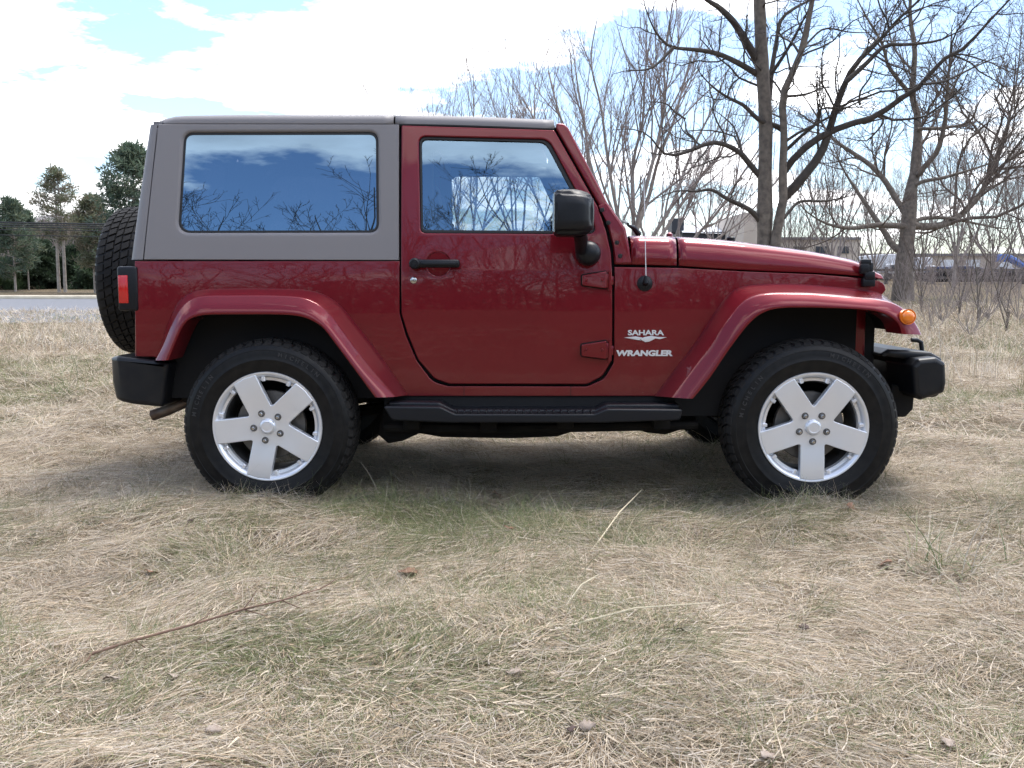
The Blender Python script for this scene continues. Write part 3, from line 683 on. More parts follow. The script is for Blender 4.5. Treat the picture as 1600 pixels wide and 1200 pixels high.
# --- chassis -----------------------------------------------------------------------
rx, fx = P(418, 671, -.90).x, P(1271, 669, -.90).x; wz = .394
b = MB()
for s in (1, -1):
    b.box((bx0 + .05, s * .42 - .05, .48), (gx + .02, s * .42 + .05, .60), .01)
    b.box((rx - .02, s * .5 - .035, .30), (rx + .03, s * .5 + .035, .5), .01)
    b.tube([(fx - .06, s * .52, .40), (fx - .05, s * .50, .85)], .045, 12); b.tube([(rx - .12, s * .52, .36), (rx - .05, s * .50, .85)], .035, 12)
    b.tube([(rx, s * .40, .36), (rx + .75, s * .40, .45)], .03, 8); b.tube([(fx, s * .38, .36), (fx - .8, s * .40, .45)], .03, 8)
for x in (rx, fx):
    b.tube([(x, -.70, wz), (x, .70, wz)], .045, 14)
q = bmesh.new(); bmesh.ops.create_uvsphere(q, u_segments=16, v_segments=10, radius=.15); b.add(q, Matrix.Translation((rx, .0, wz)))
q = bmesh.new(); bmesh.ops.create_uvsphere(q, u_segments=16, v_segments=10, radius=.14); b.add(q, Matrix.Translation((fx, .22, wz)))
b.box((rx + .55, -.40, .33), (rx + 1.35, .10, .52), .04); b.box((rx + 1.3, -.25, .30), (fx - .5, .25, .50), .05)
b.box((rx - .5, -.62, .46), (rx + .4, -.40, .62), .03); b.tube([(rx + .1, 0, .42), (fx - .6, .1, .46)], .035, 10)
b.box((gx - .5, -.36, .40), (gx - .02, .36, .62), .03)
b.box((rx + .45, -.30, .30), (fx - .42, .42, .48), .04)
b.box((rx - .55, -.40, .36), (rx - .2, .40, .52), .04)
b.done('chassis', M['under'], car)
for s in SIDES:
    panel('frame_rail', fillet([(598, 640), (1080, 640), (1092, 660, 5), (1066, 672, 8), (1040, 680, 8), (1012, 677, 6), (985, 669, 6), (905, 672, 8), (870, 683, 6), (800, 686, 8), (690, 684, 8), (655, 678, 8), (628, 690, 6), (606, 694, 6), (590, 680, 5)]), [], lambda x, z: -.58, .26, M['under'], car, s, .02, 0, 0, at(-.58))
    b = MB()
    for px, py in ((640, 664), (760, 668), (880, 662), (1030, 664)):
        q = P(px, py, -.72); b.box((q.x - .03, -.74, q.z - .02), (q.x + .05, -.56, q.z + .05), .01); b.tube([(q.x, -.60, q.z - .02), (q.x, -.70, q.z + .03)], .018, 8)
    q0 = P(600, 668, -.66); q1 = P(1090, 664, -.66); b.tube([q0, q0.lerp(q1, .4) - Vector((0, 0, .012)), q1], .022, 8)
    if s < 0:
        for v in b.bm.verts: v.co.y = -v.co.y
    b.done('step_bracket', M['under'], car)

# --- wheels ------------------------------------------------------------------------
TR, RIM = .394, .2475
def tyre_mesh(parent, seed):
    b = MB(); h = [(.232, -.095), (.240, -.108), (.250, -.113), (.262, -.1175), (.285, -.1235), (.300, -.1262), (.3025, -.1275), (.306, -.1272), (.3075, -.1262), (.325, -.1255), (.345, -.1215), (.347, -.1225), (.350, -.1215), (.360, -.1165), (.372, -.108), (.380, -.098), (.3838, -.085), (.385, -.05), (.3855, 0)]
    pr = h + [(r, -y) for r, y in h[-2::-1]]
    b.lathe(pr, 'y', 96, cap=False)
    b.done('tyre', M['tyre'], parent, 35); b = MB()
    # tread blocks in skewed rows
    def blk(a0, a1, y0, y1, sk, r0, rt0, rt1):
        vs = []
        for (aa, yy, rr) in ((a0, y0, r0), (a1, y0, r0), (a1 + sk, y1, r0), (a0 + sk, y1, r0), (a0, y0, rt0), (a1, y0, rt0), (a1 + sk, y1, rt1), (a0 + sk, y1, rt1)):
            vs.append(b.bm.verts.new((rr * math.cos(aa), yy, rr * math.sin(aa))))
        for f in ((4, 5, 6, 7), (0, 1, 5, 4), (1, 2, 6, 5), (2, 3, 7, 6), (3, 0, 4, 7)): b.bm.faces.new([vs[i] for i in f])
    n = 54; st = 2 * math.pi / n
    for i in range(n):
        a = i * st
        for sg in (-1, 1):
            o = 0 if sg < 0 else st * .5
            w_ = .74 if (i * 7 + (sg > 0) * 3) % 5 else .62
            blk(a + o, a + o + st * w_, sg * .112, sg * .097, sg * .012, .362, .3705, .383)
            blk(a + o + sg * .012, a + o + st * w_ + sg * .012, sg * .097, sg * .064, st * .22, .372, .3835, TR - .0025)
            blk(a + o + st * .3, a + o + st * (1.06 if i % 2 else .98), sg * .056, sg * .022, -st * .35 * sg, .375, TR - .001, TR)
        blk(a + st * .1, a + st * .86, -.014, .014, st * .4, .375, TR, TR)
    return b.done('tread', M['tread'], parent, 35)
def glyphs(text, size, ext, shear=0, bold=.0):
    """outline text turned into a mesh whose face looks along +z"""
    cu = bpy.data.curves.new('t', 'FONT'); cu.body = text; cu.size = size; cu.extrude = ext; cu.offset = bold; cu.shear = shear; cu.align_x = 'CENTER'; cu.resolution_u = 3
    o = bpy.data.objects.new('t', cu); COL.objects.link(o); bpy.context.view_layer.update()
    me = bpy.data.meshes.new_from_object(o.evaluated_get(bpy.context.evaluated_depsgraph_get())); bpy.data.objects.remove(o); bpy.data.curves.remove(cu)
    return me
def arc_text(bm, text, rad, a0, size, y, step):
    for i, ch in enumerate(text):
        if ch == ' ': continue
        a = a0 - i * step; me = glyphs(ch, size, .0008, 0, .0004); t = bmesh.new(); t.from_mesh(me); bpy.data.meshes.remove(me)
        m = Matrix.Translation((rad * math.cos(a), y, rad * math.sin(a))) @ Matrix.Rotation(-(a - math.pi / 2), 4, 'Y') @ Matrix.Rotation(R(90), 4, 'X')
        bmesh.ops.transform(t, matrix=m, verts=t.verts); q = bpy.data.meshes.new('q'); t.to_mesh(q); t.free(); bm.from_mesh(q); bpy.data.meshes.remove(q)
def wheel(pos, rot, parent, txt=True):
    root = sub_empty('wheel', parent, pos); o0 = W[root.name]; W[root.name] = Vector((0, 0, 0))
    # rim barrel and lip
    b = MB(); MB().lathe([(.205, .10), (.200, -.05), (.206, -.066), (.222, -.066), (.225, .10)], 'y', 64, closed=True).done('rim_barrel', M['barrel'], root)
    prof = [(.207, -.066), (.2075, -.080), (.209, -.088), (.2205, -.090), (.2225, -.100), (.229, -.109), (.236, -.1165), (.241, -.119), (.2465, -.119), (.2485, -.115), (.2475, -.105), (.232, -.09), (.225, -.066)]
    b.lathe(prof, 'y', 96, closed=True)
    # pockets at the outer end of each window
    for k in range(5):
        am = math.pi / 2 * 3 + (k + .5) * 2 * math.pi / 5 + rot
        for sg in (-1, 1):
            a = am + sg * R(15.5); c = Vector((.216 * math.cos(a), -.098, .216 * math.sin(a)))
            q = bmesh.new(); bmesh.ops.create_cube(q, size=1)
            for v in q.verts: v.co = Vector((v.co.x * .022, v.co.y * .026, v.co.z * .016))
            bmesh.ops.bevel(q, geom=q.edges[:], offset=.003, segments=1, affect='EDGES')
            b.add(q, Matrix.Translation(c) @ Matrix.Rotation(-(a), 4, 'Y'))
    rm = b.done('rim', M['alloy'], root, 35)
    # five broad spokes
    pts = []
    for k in range(5):
        th = math.pi * 1.5 + k * 2 * math.pi / 5 + rot; u = Vector((math.cos(th), math.sin(th))); v = Vector((-u.y, u.x))
        vl = Vector((math.cos(th - math.pi / 5), math.sin(th - math.pi / 5)))
        pts += [(*(vl * .092), .010), (*(u * .215 - v * .0545), 0), (*(u * .234 - v * .0545), .004), (*(u * .240), 0), (*(u * .234 + v * .0545), .004), (*(u * .215 + v * .0545), 0)]
    out = fillet(pts, 4)
    def sy(x, z): r = math.hypot(x, z); return -.1195 + .012 * (1 - sstep(.05, .2, r))
    sp = panel('spokes', out, [], sy, .034, M['alloy'], root, 1, .004, .03, .03, lambda a, c: (a, c))
    b = MB(); b.lathe([(0, -.1225), (.020, -.1225), (.028, -.1215), (.033, -.1185), (.036, -.112), (.036, -.10)], 'y', 36)
    b.lathe([(.0215, -.1228), (.0235, -.1236), (.0255, -.1228), (.0235, -.121)], 'y', 36, closed=True); b.done('centre_cap', M['alloy'], root)
    for k in range(5):
        th = math.pi * 1.5 + k * 2 * math.pi / 5 + rot; c = (.0640 * math.cos(th), 0, .0640 * math.sin(th))
        b = MB(); b.lathe([(0, -.128), (.006, -.127), (.0085, -.122), (.0095, -.105)], 'y', 6, c); nut = b.done('lug_nut', M['chrome'], root, 30)
        MB().lathe([(.0095, -.1095), (.0150, -.1122), (.0158, -.1090)], 'y', 18, c, cap=False).done('nut_recess', M['disc'], root)
    ty = tyre_mesh(root, 1)
    if txt:
        for tx, a0, st in (('MICHELIN', 78, 4.6), ('MICHELIN', 170, 4.6), ('LTX', 300, 5)):
            t = bmesh.new(); arc_text(t, tx, .322, R(a0), .026, -.1262, R(st)); finish(t, 'sidewall_lettering', M['letter'], root)
    b = MB(); b.lathe([(.03, -.045), (.155, -.045), (.158, -.04), (.158, -.022), (.155, -.018), (.03, -.018)], 'y', 40, closed=True); b.lathe([(0, -.07), (.06, -.07), (.075, -.05), (.08, .02)], 'y', 24); b.done('brake_disc', M['disc'], root)
    b = MB(); b.box((.07, -.06, .06), (.15, .0, .17), .012); b.done('brake_caliper', M['under'], root)
    W[root.name] = o0
    return root
def copy_wheel(src, pos, rz, parent):
    r = src.copy(); COL.objects.link(r); r.parent = parent; r.location = pos; r.rotation_euler = (0, 0, rz)
    for ch in list(src.children):
        c = ch.copy(); COL.objects.link(c); c.parent = r
    return r
wf = wheel((fx, -.786, wz), 0, car); wr = wheel((rx, -.786, wz), R(-11.5), car)
copy_wheel(wf, (fx, .786, wz), math.pi, car); copy_wheel(wr, (rx, .786, wz), math.pi, car)
sx_ = P(152, 440, -.39).x - .035
spare = copy_wheel(wf, (sx_ + .127, .0, 1.05), R(-90), car); spare.name = 'spare_wheel'
b = MB(); b.box((sx_ + .20, -.12, .95), (bx0 + .01, .12, 1.15), .02); b.done('spare_carrier', M['under'], car)

# --- writing on the near wing ------------------------------------------------------------
def badge_text(txt, x0, x1, y0, y1, shear, name, bold):
    me = glyphs(txt, 1, .004, shear, bold); v = np.empty(len(me.vertices) * 3, np.float32); me.vertices.foreach_get('co', v); v = v.reshape(-1, 3)
    a, c = v.min(0), v.max(0); v = (v - a) / (c - a)
    out = np.empty_like(v)
    for i, (u, t, d) in enumerate(v):
        q = Q(lerp(x0, x1, u), lerp(y1, y0, t), .0015 + .002 * d); out[i] = q
    me.vertices.foreach_set('co', out.ravel()); me.update(); me.materials.clear(); return put(name, me, M['white'], car)
badge_text('SAHARA', 981, 1037.5, 515.5, 524, 0, 'model_lettering', .035)
badge_text('WRANGLER', 963, 1051, 547, 556.5, .1, 'model_lettering', .055)
for pts in ([(975, 527.5), (993, 525.5), (1004, 527.5), (999, 530), (1003, 532), (992, 530.5), (984, 529)], [(1000, 529.5), (1007, 526.5), (1018, 524.8), (1028, 526.5), (1042, 526.8), (1031, 530), (1024, 528.8), (1015, 533.5), (1008, 534.5), (1004, 532.3)]):
    panel('badge_emblem', pts, [], lambda x, z: body_y(x, z, .0025), .003, M['white'], car, 1, .0004, 0, 0, Qxz, weighted=False)
# panel seams below the door
for px in (725, 892):
    b = MB(); a = Q(px, 604, .0004); d = Q(px, 618, .0004); b.box((a.x - .0012, a.y, d.z), (a.x + .0012, a.y + .004, a.z)); b.done('sill_seam', M['gap'], car)

# ================================================================== THE GROUND
rng = np.random.default_rng(7)
def vnoise(x, y, seed=0):
    """smooth lattice noise in 0..1"""
    x = np.asarray(x, float); y = np.asarray(y, float); xi = np.floor(x).astype(np.int64); yi = np.floor(y).astype(np.int64); fx = x - xi; fy = y - yi
    fx = fx * fx * (3 - 2 * fx); fy = fy * fy * (3 - 2 * fy)
    def h(a, b):
        n = (a * 374761393 + b * 668265263 + seed * 974711) & 0xffffffff; n = ((n ^ (n >> 13)) * 1274126177) & 0xffffffff; n = n ^ (n >> 16); return (n & 0xffff) / 65535.0
    return (h(xi, yi) * (1 - fx) + h(xi + 1, yi) * fx) * (1 - fy) + (h(xi, yi + 1) * (1 - fx) + h(xi + 1, yi + 1) * fx) * fy
def np_s(a, b, x): t = np.clip((x - a) / (b - a), 0, 1); return t * t * (3 - 2 * t)
def terr(x, y):
    """ground height, without the blades of grass"""
    x = np.asarray(x, float); y = np.asarray(y, float); d = y + 5.1
    z = .03 + np.clip(d - 25, 0, None) * .030 - np.clip(d - 72, 0, None) * .030 + .25 * np_s(4, 12, x) * np_s(15, 30, d)
    near = np.clip(1 - (d - 12) / 10, 0, 1) * np.clip((d + 12) / 6, 0, 1)
    z = z + near * ((vnoise(x * .8, y * .8, 1) - .5) * .08 + (vnoise(x * 2.3, y * 2.3, 2) - .5) * .06 + (vnoise(x * 4.5, y * 4.5, 3) - .5) * .03)
    # flattened where the wheels stand and under the car
    u = np.clip(1 - np.abs(x + .0) / 2.6, 0, 1) * np.clip(1 - np.abs(y) / 1.5, 0, 1)
    return z - np_s(0, .5, u) * .02
def T(x, y): return float(terr(x, y))
def axis(lo, hi, parts):
    return np.array(sorted(set(np.round(np.concatenate([np.linspace(a, b, n) for a, b, n in parts]), 4))))
gx_ = axis(0, 0, [(-600, -60, 16), (-60, -10, 26), (-10, -4.5, 30), (-4.5, 4.5, 120), (4.5, 12, 40), (12, 60, 26), (60, 600, 16)])
gy_ = axis(0, 0, [(-500, -60, 10), (-60, -8, 20), (-8, -4, 16), (-4, 4, 110), (4, 20, 60), (20, 80, 50), (80, 900, 16)])
GX, GY = np.meshgrid(gx_, gy_); GZ = terr(GX, GY)
idx = np.arange(GX.size).reshape(GX.shape)
fq = np.stack([idx[:-1, :-1], idx[:-1, 1:], idx[1:, 1:], idx[1:, :-1]], -1).reshape(-1, 4)
def ground_mat():
    m = bpy.data.materials.new('dry_turf'); m.use_nodes = True; n = m.node_tree.nodes; l = m.node_tree.links; b = n['Principled BSDF']; b.inputs['Roughness'].default_value = 1; b.inputs['Specular IOR Level'].default_value = .1
    t = n.new('ShaderNodeTexCoord')
    def nz(sc, det=6):
        q = n.new('ShaderNodeTexNoise'); q.inputs['Scale'].default_value = sc; q.inputs['Detail'].default_value = det; l.new(t.outputs['Object'], q.inputs['Vector']); return q.outputs[0]
    def ramp(f, a, b_, p0=.35, p1=.65):
        r = n.new('ShaderNodeValToRGB'); e = r.color_ramp.elements; e[0].position = p0; e[1].position = p1; e[0].color = (*a, 1); e[1].color = (*b_, 1); l.new(f, r.inputs[0]); return r.outputs[0]
    c1 = ramp(nz(40), (.08, .06, .04), (.20, .16, .11)); c2 = ramp(nz(25), (.06, .065, .03), (.15, .13, .08)); k = ramp(nz(.45, 8), (0, 0, 0), (1, 1, 1), .5, .72)  # tones lowered to imitate shade in the gaps between blades
    x = n.new('ShaderNodeMix'); x.data_type = 'RGBA'; l.new(k, x.inputs[0]); l.new(c1, x.inputs[6]); l.new(c2, x.inputs[7]); l.new(x.outputs[2], b.inputs['Base Color'])
    bp = n.new('ShaderNodeBump'); bp.inputs['Strength'].default_value = .8; bp.inputs['Distance'].default_value = .03; l.new(nz(60), bp.inputs['Height']); l.new(bp.outputs[0], b.inputs['Normal'])
    return m
g = mesh_np('ground', np.stack([GX, GY, GZ], -1).reshape(-1, 3), fq, ground_mat()); tag(g, kind='structure')

# --- the road crossing behind on the left -------------------------------------
M['asphalt'] = mat('asphalt', (.155, .16, .18), .85, noise=(.125, .13, .145), bump=.2, nscale=6)
M['verge'] = mat('verge_kerb', (.55, .50, .40), .9, noise=(.42, .37, .28), nscale=3)
road_c = spline([Vector((-160, 26.2, 0)), Vector((-80, 26.2, 0)), Vector((-30, 26.4, 0)), Vector((-12, 27, 0)), Vector((-5.5, 32, 0)), Vector((-2.5, 50, 0)), Vector((-2, 90, 0)), Vector((-2, 200, 0))], 120)
def strip(name, a, b_, lift, mt, h=0):
    v = []; n = len(road_c)
    for i, p in enumerate(road_c):
        t = (road_c[min(i + 1, n - 1)] - road_c[max(i - 1, 0)]).normalized(); q = Vector((-t.y, t.x, 0))
        row = [p + q * lerp(a, b_, k / 4) for k in range(5)]
        if h: row = [row[0]] + row + [row[-1]]
        for k, r in enumerate(row):
            z = T(r.x, r.y) + lift
            if h and 0 < k < 6: z += h
            v.append((r.x, r.y, z))
    m_ = 7 if h else 5; ii = np.arange(n * m_).reshape(n, m_)
    f = np.stack([ii[:-1, :-1], ii[1:, :-1], ii[1:, 1:], ii[:-1, 1:]], -1).reshape(-1, 4)[:, ::-1]
    return mesh_np(name, v, f, mt)
tag(strip('road', -7.6, 7.0, .02, M['asphalt']), kind='structure')
tag(strip('kerb', 7.0, 7.7, .012, M['verge'], .13), kind='structure')

# ================================================================== GRASS (stuff: countless blades)
def straw_mat():
    m = bpy.data.materials.new('straw_blades'); m.use_nodes = True; n = m.node_tree.nodes; l = m.node_tree.links; b = n['Principled BSDF']
    a = n.new('ShaderNodeVertexColor'); a.layer_name = 'tint'; l.new(a.outputs[0], b.inputs['Base Color']); b.inputs['Roughness'].default_value = .6; b.inputs['Specular IOR Level'].default_value = .25
    tr = n.new('ShaderNodeBsdfTranslucent'); l.new(a.outputs[0], tr.inputs[0]); x = n.new('ShaderNodeMixShader'); x.inputs[0].default_value = .25
    l.new(b.outputs[0], x.inputs[1]); l.new(tr.outputs[0], x.inputs[2]); l.new(x.outputs[0], n['Material Output'].inputs[0]); return m
STRAW = straw_mat()
PAL = np.array([(.60, .53, .42), (.51, .43, .32), (.44, .395, .33), (.38, .30, .21), (.27, .205, .14), (.48, .44, .39), (.66, .60, .51)])
GRN = np.array([(.15, .18, .08), (.19, .215, .10), (.24, .25, .13), (.12, .155, .07)])
def blades(x, y, L_, wd, lean, flat, theta, green, zlift=0, seg=4, bright=None):
    """ribbons: root, length, width, initial lean from vertical, how far it lies down, heading"""
    n = len(x); root = np.stack([x, y, terr(x, y) - .01 + zlift], -1); pts = np.zeros((n, seg + 1, 3)); pts[:, 0] = root
    ang = lean.copy(); th = theta.copy(); dth = rng.normal(0, .22, n)
    for k in range(seg):
        d = np.stack([np.sin(ang) * np.cos(th), np.sin(ang) * np.sin(th), np.cos(ang)], -1); pts[:, k + 1] = pts[:, k] + d * (L_ / seg)[:, None]
        ang = ang + flat / seg * (1.7 if k < 2 else .6); th = th + dth
    g0 = terr(pts[:, :, 0], pts[:, :, 1]); pts[:, :, 2] = np.maximum(pts[:, :, 2], g0 + .004 + rng.random((n, 1)) * .045)
    side = np.stack([-np.sin(theta), np.cos(theta), rng.normal(0, .5, n)], -1); side /= np.linalg.norm(side, axis=1)[:, None]
    tw = np.linspace(1, .25, seg + 1)[None, :, None]; o = side[:, None] * wd[:, None, None] * tw * .5
    v = np.stack([pts - o, pts + o], 2).reshape(-1, 3)
    i0 = (np.arange(n) * (seg + 1) * 2)[:, None] + np.arange(seg)[None] * 2; i0 = i0.reshape(-1); f = np.stack([i0, i0 + 1, i0 + 3, i0 + 2], -1)
    c = PAL[rng.choice(len(PAL), n, p=[.2, .2, .18, .13, .06, .15, .08])]; c = np.where(green[:, None], GRN[rng.integers(0, len(GRN), n)], c) * rng.uniform(.75, 1.12, n)[:, None]
    if bright is not None: c = c * bright[:, None]
    return v, f, np.repeat(c, (seg + 1) * 2, 0)
def join(parts):
    V, Fc, C, o = [], [], [], 0
    for v, f, c in parts: V.append(v); Fc.append(f + o); C.append(c); o += len(v)
    return np.concatenate(V), np.concatenate(Fc), np.concatenate(C)
def field_dir(x, y):
    x = x + .25 * vnoise(x * 3, y * 3, 15); y = y + .25 * vnoise(x * 3, y * 3, 16)
    return (vnoise(x * .55 + 5, y * .55, 11) - .5) * 7.0 + (vnoise(x * 1.9, y * 1.9, 12) - .5) * 5.0 + (vnoise(x * 5, y * 5, 13) - .5) * 3.0 + .15
def green_p(x, y):
    g_ = np_s(.50, .85, vnoise(x * .7 + 9, y * .7, 21) * .65 + vnoise(x * 2.6, y * 2.6, 22) * .35) * .52
    for cx, cy, r, a in ((-.75, -2.75, .5, .22), (1.75, -2.9, .5, .4), (.75, -1.0, .8, .34), (-.6, -1.1, .5, .3), (1.0, -3.1, .35, .35), (2.9, -1.4, .9, .4), (-.2, -3.0, .3, .4)):
        g_ = g_ + a * .8 * np.exp(-(((x - cx) / r) ** 2 + ((y - cy) / (r * .7)) ** 2))
    return np.clip(g_ + .05, 0, .8)
def scatter(n, d0, d1, spread=.58, pw=1.0):
    spread *= 1.22
    """points inside the wedge of ground before the camera, between depths d0 and d1"""
    u = rng.random(n); d = np.sqrt(d0 ** 2 + (d1 ** 2 - d0 ** 2) * u) if pw == 1 else d0 * (d1 / d0) ** u
    return rng.uniform(-1, 1, n) * (d * spread + .3), d - 5.1
parts = []
def layer(n, d0, d1, L0, L1, w0, w1, lean0, lean1, flat0, flat1, spread=.58, seg=4, gk=1.0, pw=1, up=0):
    x, y = scatter(n, d0, d1, spread, pw); th = field_dir(x, y) + rng.normal(0, .55, n) + (rng.random(n) < .28) * rng.uniform(-3.1, 3.1, n)
    gr = rng.random(n) < green_p(x, y) * gk
    Ls = rng.uniform(L0, L1, n) * (1 - .35 * gr); parts.append(blades(x, y, Ls, rng.uniform(w0, w1, n), rng.uniform(lean0, lean1, n) * (1 - .45 * gr), rng.uniform(flat0, flat1, n) * (1 - .5 * gr), th, gr, seg=seg))
layer(180000, 1.75, 3.4, .04, .17, .0011, .0026, .95, 1.5, .2, 1.1)
layer(26000, 1.75, 3.2, .02, .07, .002, .006, .8, 1.5, .0, .8, gk=.3)
layer(180000, 3.2, 6.0, .05, .20, .0015, .0034, .85, 1.5, .2, 1.1)
layer(40000, 1.75, 5.0, .12, .32, .0008, .0017, .9, 1.4, .3, 1.0)
layer(12000, 1.75, 6.0, .05, .14, .0013, .0026, .15, .9, .3, 1.2)
layer(130000, 5.8, 14, .08, .26, .0035, .007, .6, 1.4, .3, 1.1, .62)
layer(60000, 13, 30, .12, .34, .010, .020, .3, 1.2, .2, 1.0, .66, 3)
def clumps(n, d0, d1, per, sp, L0, L1, w0, w1, gfrac, lean, flat, spread=.58, xmin=None):
    x, y = scatter(n, d0, d1, spread)
    if xmin is not None: k = x > xmin; x, y = x[k], y[k]; n = len(x)
    gr = rng.random(n) < gfrac * (.3 + 1.6 * green_p(x, y) / .4); th = field_dir(x, y) + rng.normal(0, .8, n); hs = rng.uniform(.6, 1.25, n); br = rng.uniform(.72, 1.15, n)
    i = np.repeat(np.arange(n), per); m_ = len(i); X = x[i] + rng.normal(0, sp, m_); Y = y[i] + rng.normal(0, sp, m_); g = gr[i] & (rng.random(m_) < .75)
    parts.append(blades(X, Y, rng.uniform(L0, L1, m_) * hs[i], rng.uniform(w0, w1, m_), rng.uniform(*lean, m_) * np.where(g, .6, 1), rng.uniform(*flat, m_), th[i] + rng.normal(0, .55, m_), g, seg=5, bright=br[i]))
clumps(1080, 1.8, 4.2, 46, .035, .06, .20, .0010, .0022, .45, (.35, 1.25), (.4, 1.4))
clumps(1800, 4.0, 8.5, 34, .05, .08, .22, .0016, .0034, .40, (.3, 1.2), (.4, 1.4))
clumps(420, 1.8, 7.0, 16, .02, .04, .11, .0012, .0022, .95, (.1, .7), (.2, 1.0))
clumps(1500, 8, 22, 30, .09, .12, .38, .004, .008, .25, (.15, 1.0), (.3, 1.2), .62)
clumps(330, 11, 30, 20, .16, .25, .75, .006, .012, .0, (.03, .5), (.1, .8), .62, 2.8)
# coarser turf to the sides and behind, outside the wedge the photograph frames
n_ = 90000; xo = rng.uniform(-11, 11, n_); yo = rng.uniform(-10, 9, n_); k_ = np.abs(xo) > np.maximum(0, (yo + 5.1) * .66 + .3); xo, yo = xo[k_], yo[k_]; n_ = len(xo)
parts.append(blades(xo, yo, rng.uniform(.08, .26, n_), rng.uniform(.004, .009, n_), rng.uniform(.7, 1.4, n_), rng.uniform(.2, 1.1, n_), field_dir(xo, yo) + rng.normal(0, .9, n_), rng.random(n_) < green_p(xo, yo), seg=3))
# stalks standing against the tyres
for wx in (rx, fx):
    n_ = 620; xo = wx + rng.uniform(-.36, .36, n_); yo = rng.uniform(-1.10, -.925, n_)
    parts.append(blades(xo, yo, rng.uniform(.05, .15, n_), rng.uniform(.0012, .0026, n_), rng.uniform(.05, .9, n_), rng.uniform(.2, 1.2, n_), rng.uniform(0, 6.28, n_), rng.random(n_) < .18, seg=4))
v, f, c = join(parts); c = c * np.array([1.03, .985, .94])
tag(mesh_np('dry_grass', v, f, STRAW, smooth=True, col=c), kind='stuff')
def tuft(name, px, py, n, L0, L1, spread, width, label, lean=(.05, .6), flat=(.2, 1.0), gfrac=.4, cat='grass tuft', group=None, depth=None, straw=None):
    d = ray(px, py)
    if depth is None:
        t = (-CAM.z + .05) / d.z; p = CAM + d * t
    else: p = CAM + d * (depth / d.y); p.z = T(p.x, p.y)
    x = p.x + rng.normal(0, spread, n); y = p.y + rng.normal(0, spread, n); th = rng.uniform(0, 2 * math.pi, n)
    v, f, c = blades(x, y, rng.uniform(L0, L1, n), rng.uniform(width * .6, width, n), rng.uniform(*lean, n), rng.uniform(*flat, n), th, rng.random(n) < gfrac, seg=5)
    o = mesh_np(name, v, f, STRAW, col=c); return tag(o, label, cat, group)

# ================================================================== TREES
def bark(name, a, b_, sc=9):
    m = mat(name, a, .95, noise=b_, bump=.6, nscale=sc); return m
M['bark_grey'] = bark('bark_grey', (.20, .165, .135), (.095, .078, .065))
M['bark_dark'] = bark('bark_dark', (.085, .07, .06), (.05, .042, .037))
M['twig'] = bark('twig_bark', (.15, .115, .095), (.085, .065, .055))
M['bark_far_glare'] = bark('bark_far_glare', (.34, .29, .26), (.22, .185, .17)); M['twig_far_glare'] = bark('twig_far_glare', (.30, .25, .235), (.22, .18, .17))  # far bark and twigs lightened to imitate glare of the bright sky behind
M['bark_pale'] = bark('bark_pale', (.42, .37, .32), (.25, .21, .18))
def tubes(pts, rad, k):
    """many tubes at once: pts (B,n,3), rad (B,n)"""
    B_, n, _ = pts.shape; t = np.gradient(pts, axis=1); t /= np.linalg.norm(t, axis=2)[..., None] + 1e-9
    ref = np.where(np.abs(t[:, :1, 2:3]) > .9, np.array([1., 0, 0]), np.array([0, 0, 1.])); u = np.cross(t, np.broadcast_to(ref, t.shape)); u /= np.linalg.norm(u, axis=2)[..., None] + 1e-9; v = np.cross(t, u)
    a = np.arange(k) * 2 * math.pi / k
    ring = pts[:, :, None] + (u[:, :, None] * np.cos(a)[None, None, :, None] + v[:, :, None] * np.sin(a)[None, None, :, None]) * rad[:, :, None, None]
    i = np.arange(B_ * n * k).reshape(B_, n, k); f = np.stack([i[:, :-1], np.roll(i[:, :-1], -1, 2), np.roll(i[:, 1:], -1, 2), i[:, 1:]], -1).reshape(-1, 4)
    return ring.reshape(-1, 3), f
def cat(lst):
    V, Fc, o = [], [], 0
    for v, f in lst: V.append(v); Fc.append(f + o); o += len(v)
    return np.concatenate(V), np.concatenate(Fc)
def resample(pts, rad, n):
    """python polyline -> smooth n points"""
    q = np.array([tuple(p) for p in spline(pts, n)]); r = np.interp(np.linspace(0, 1, n), np.linspace(0, 1, len(rad)), rad); return q, r
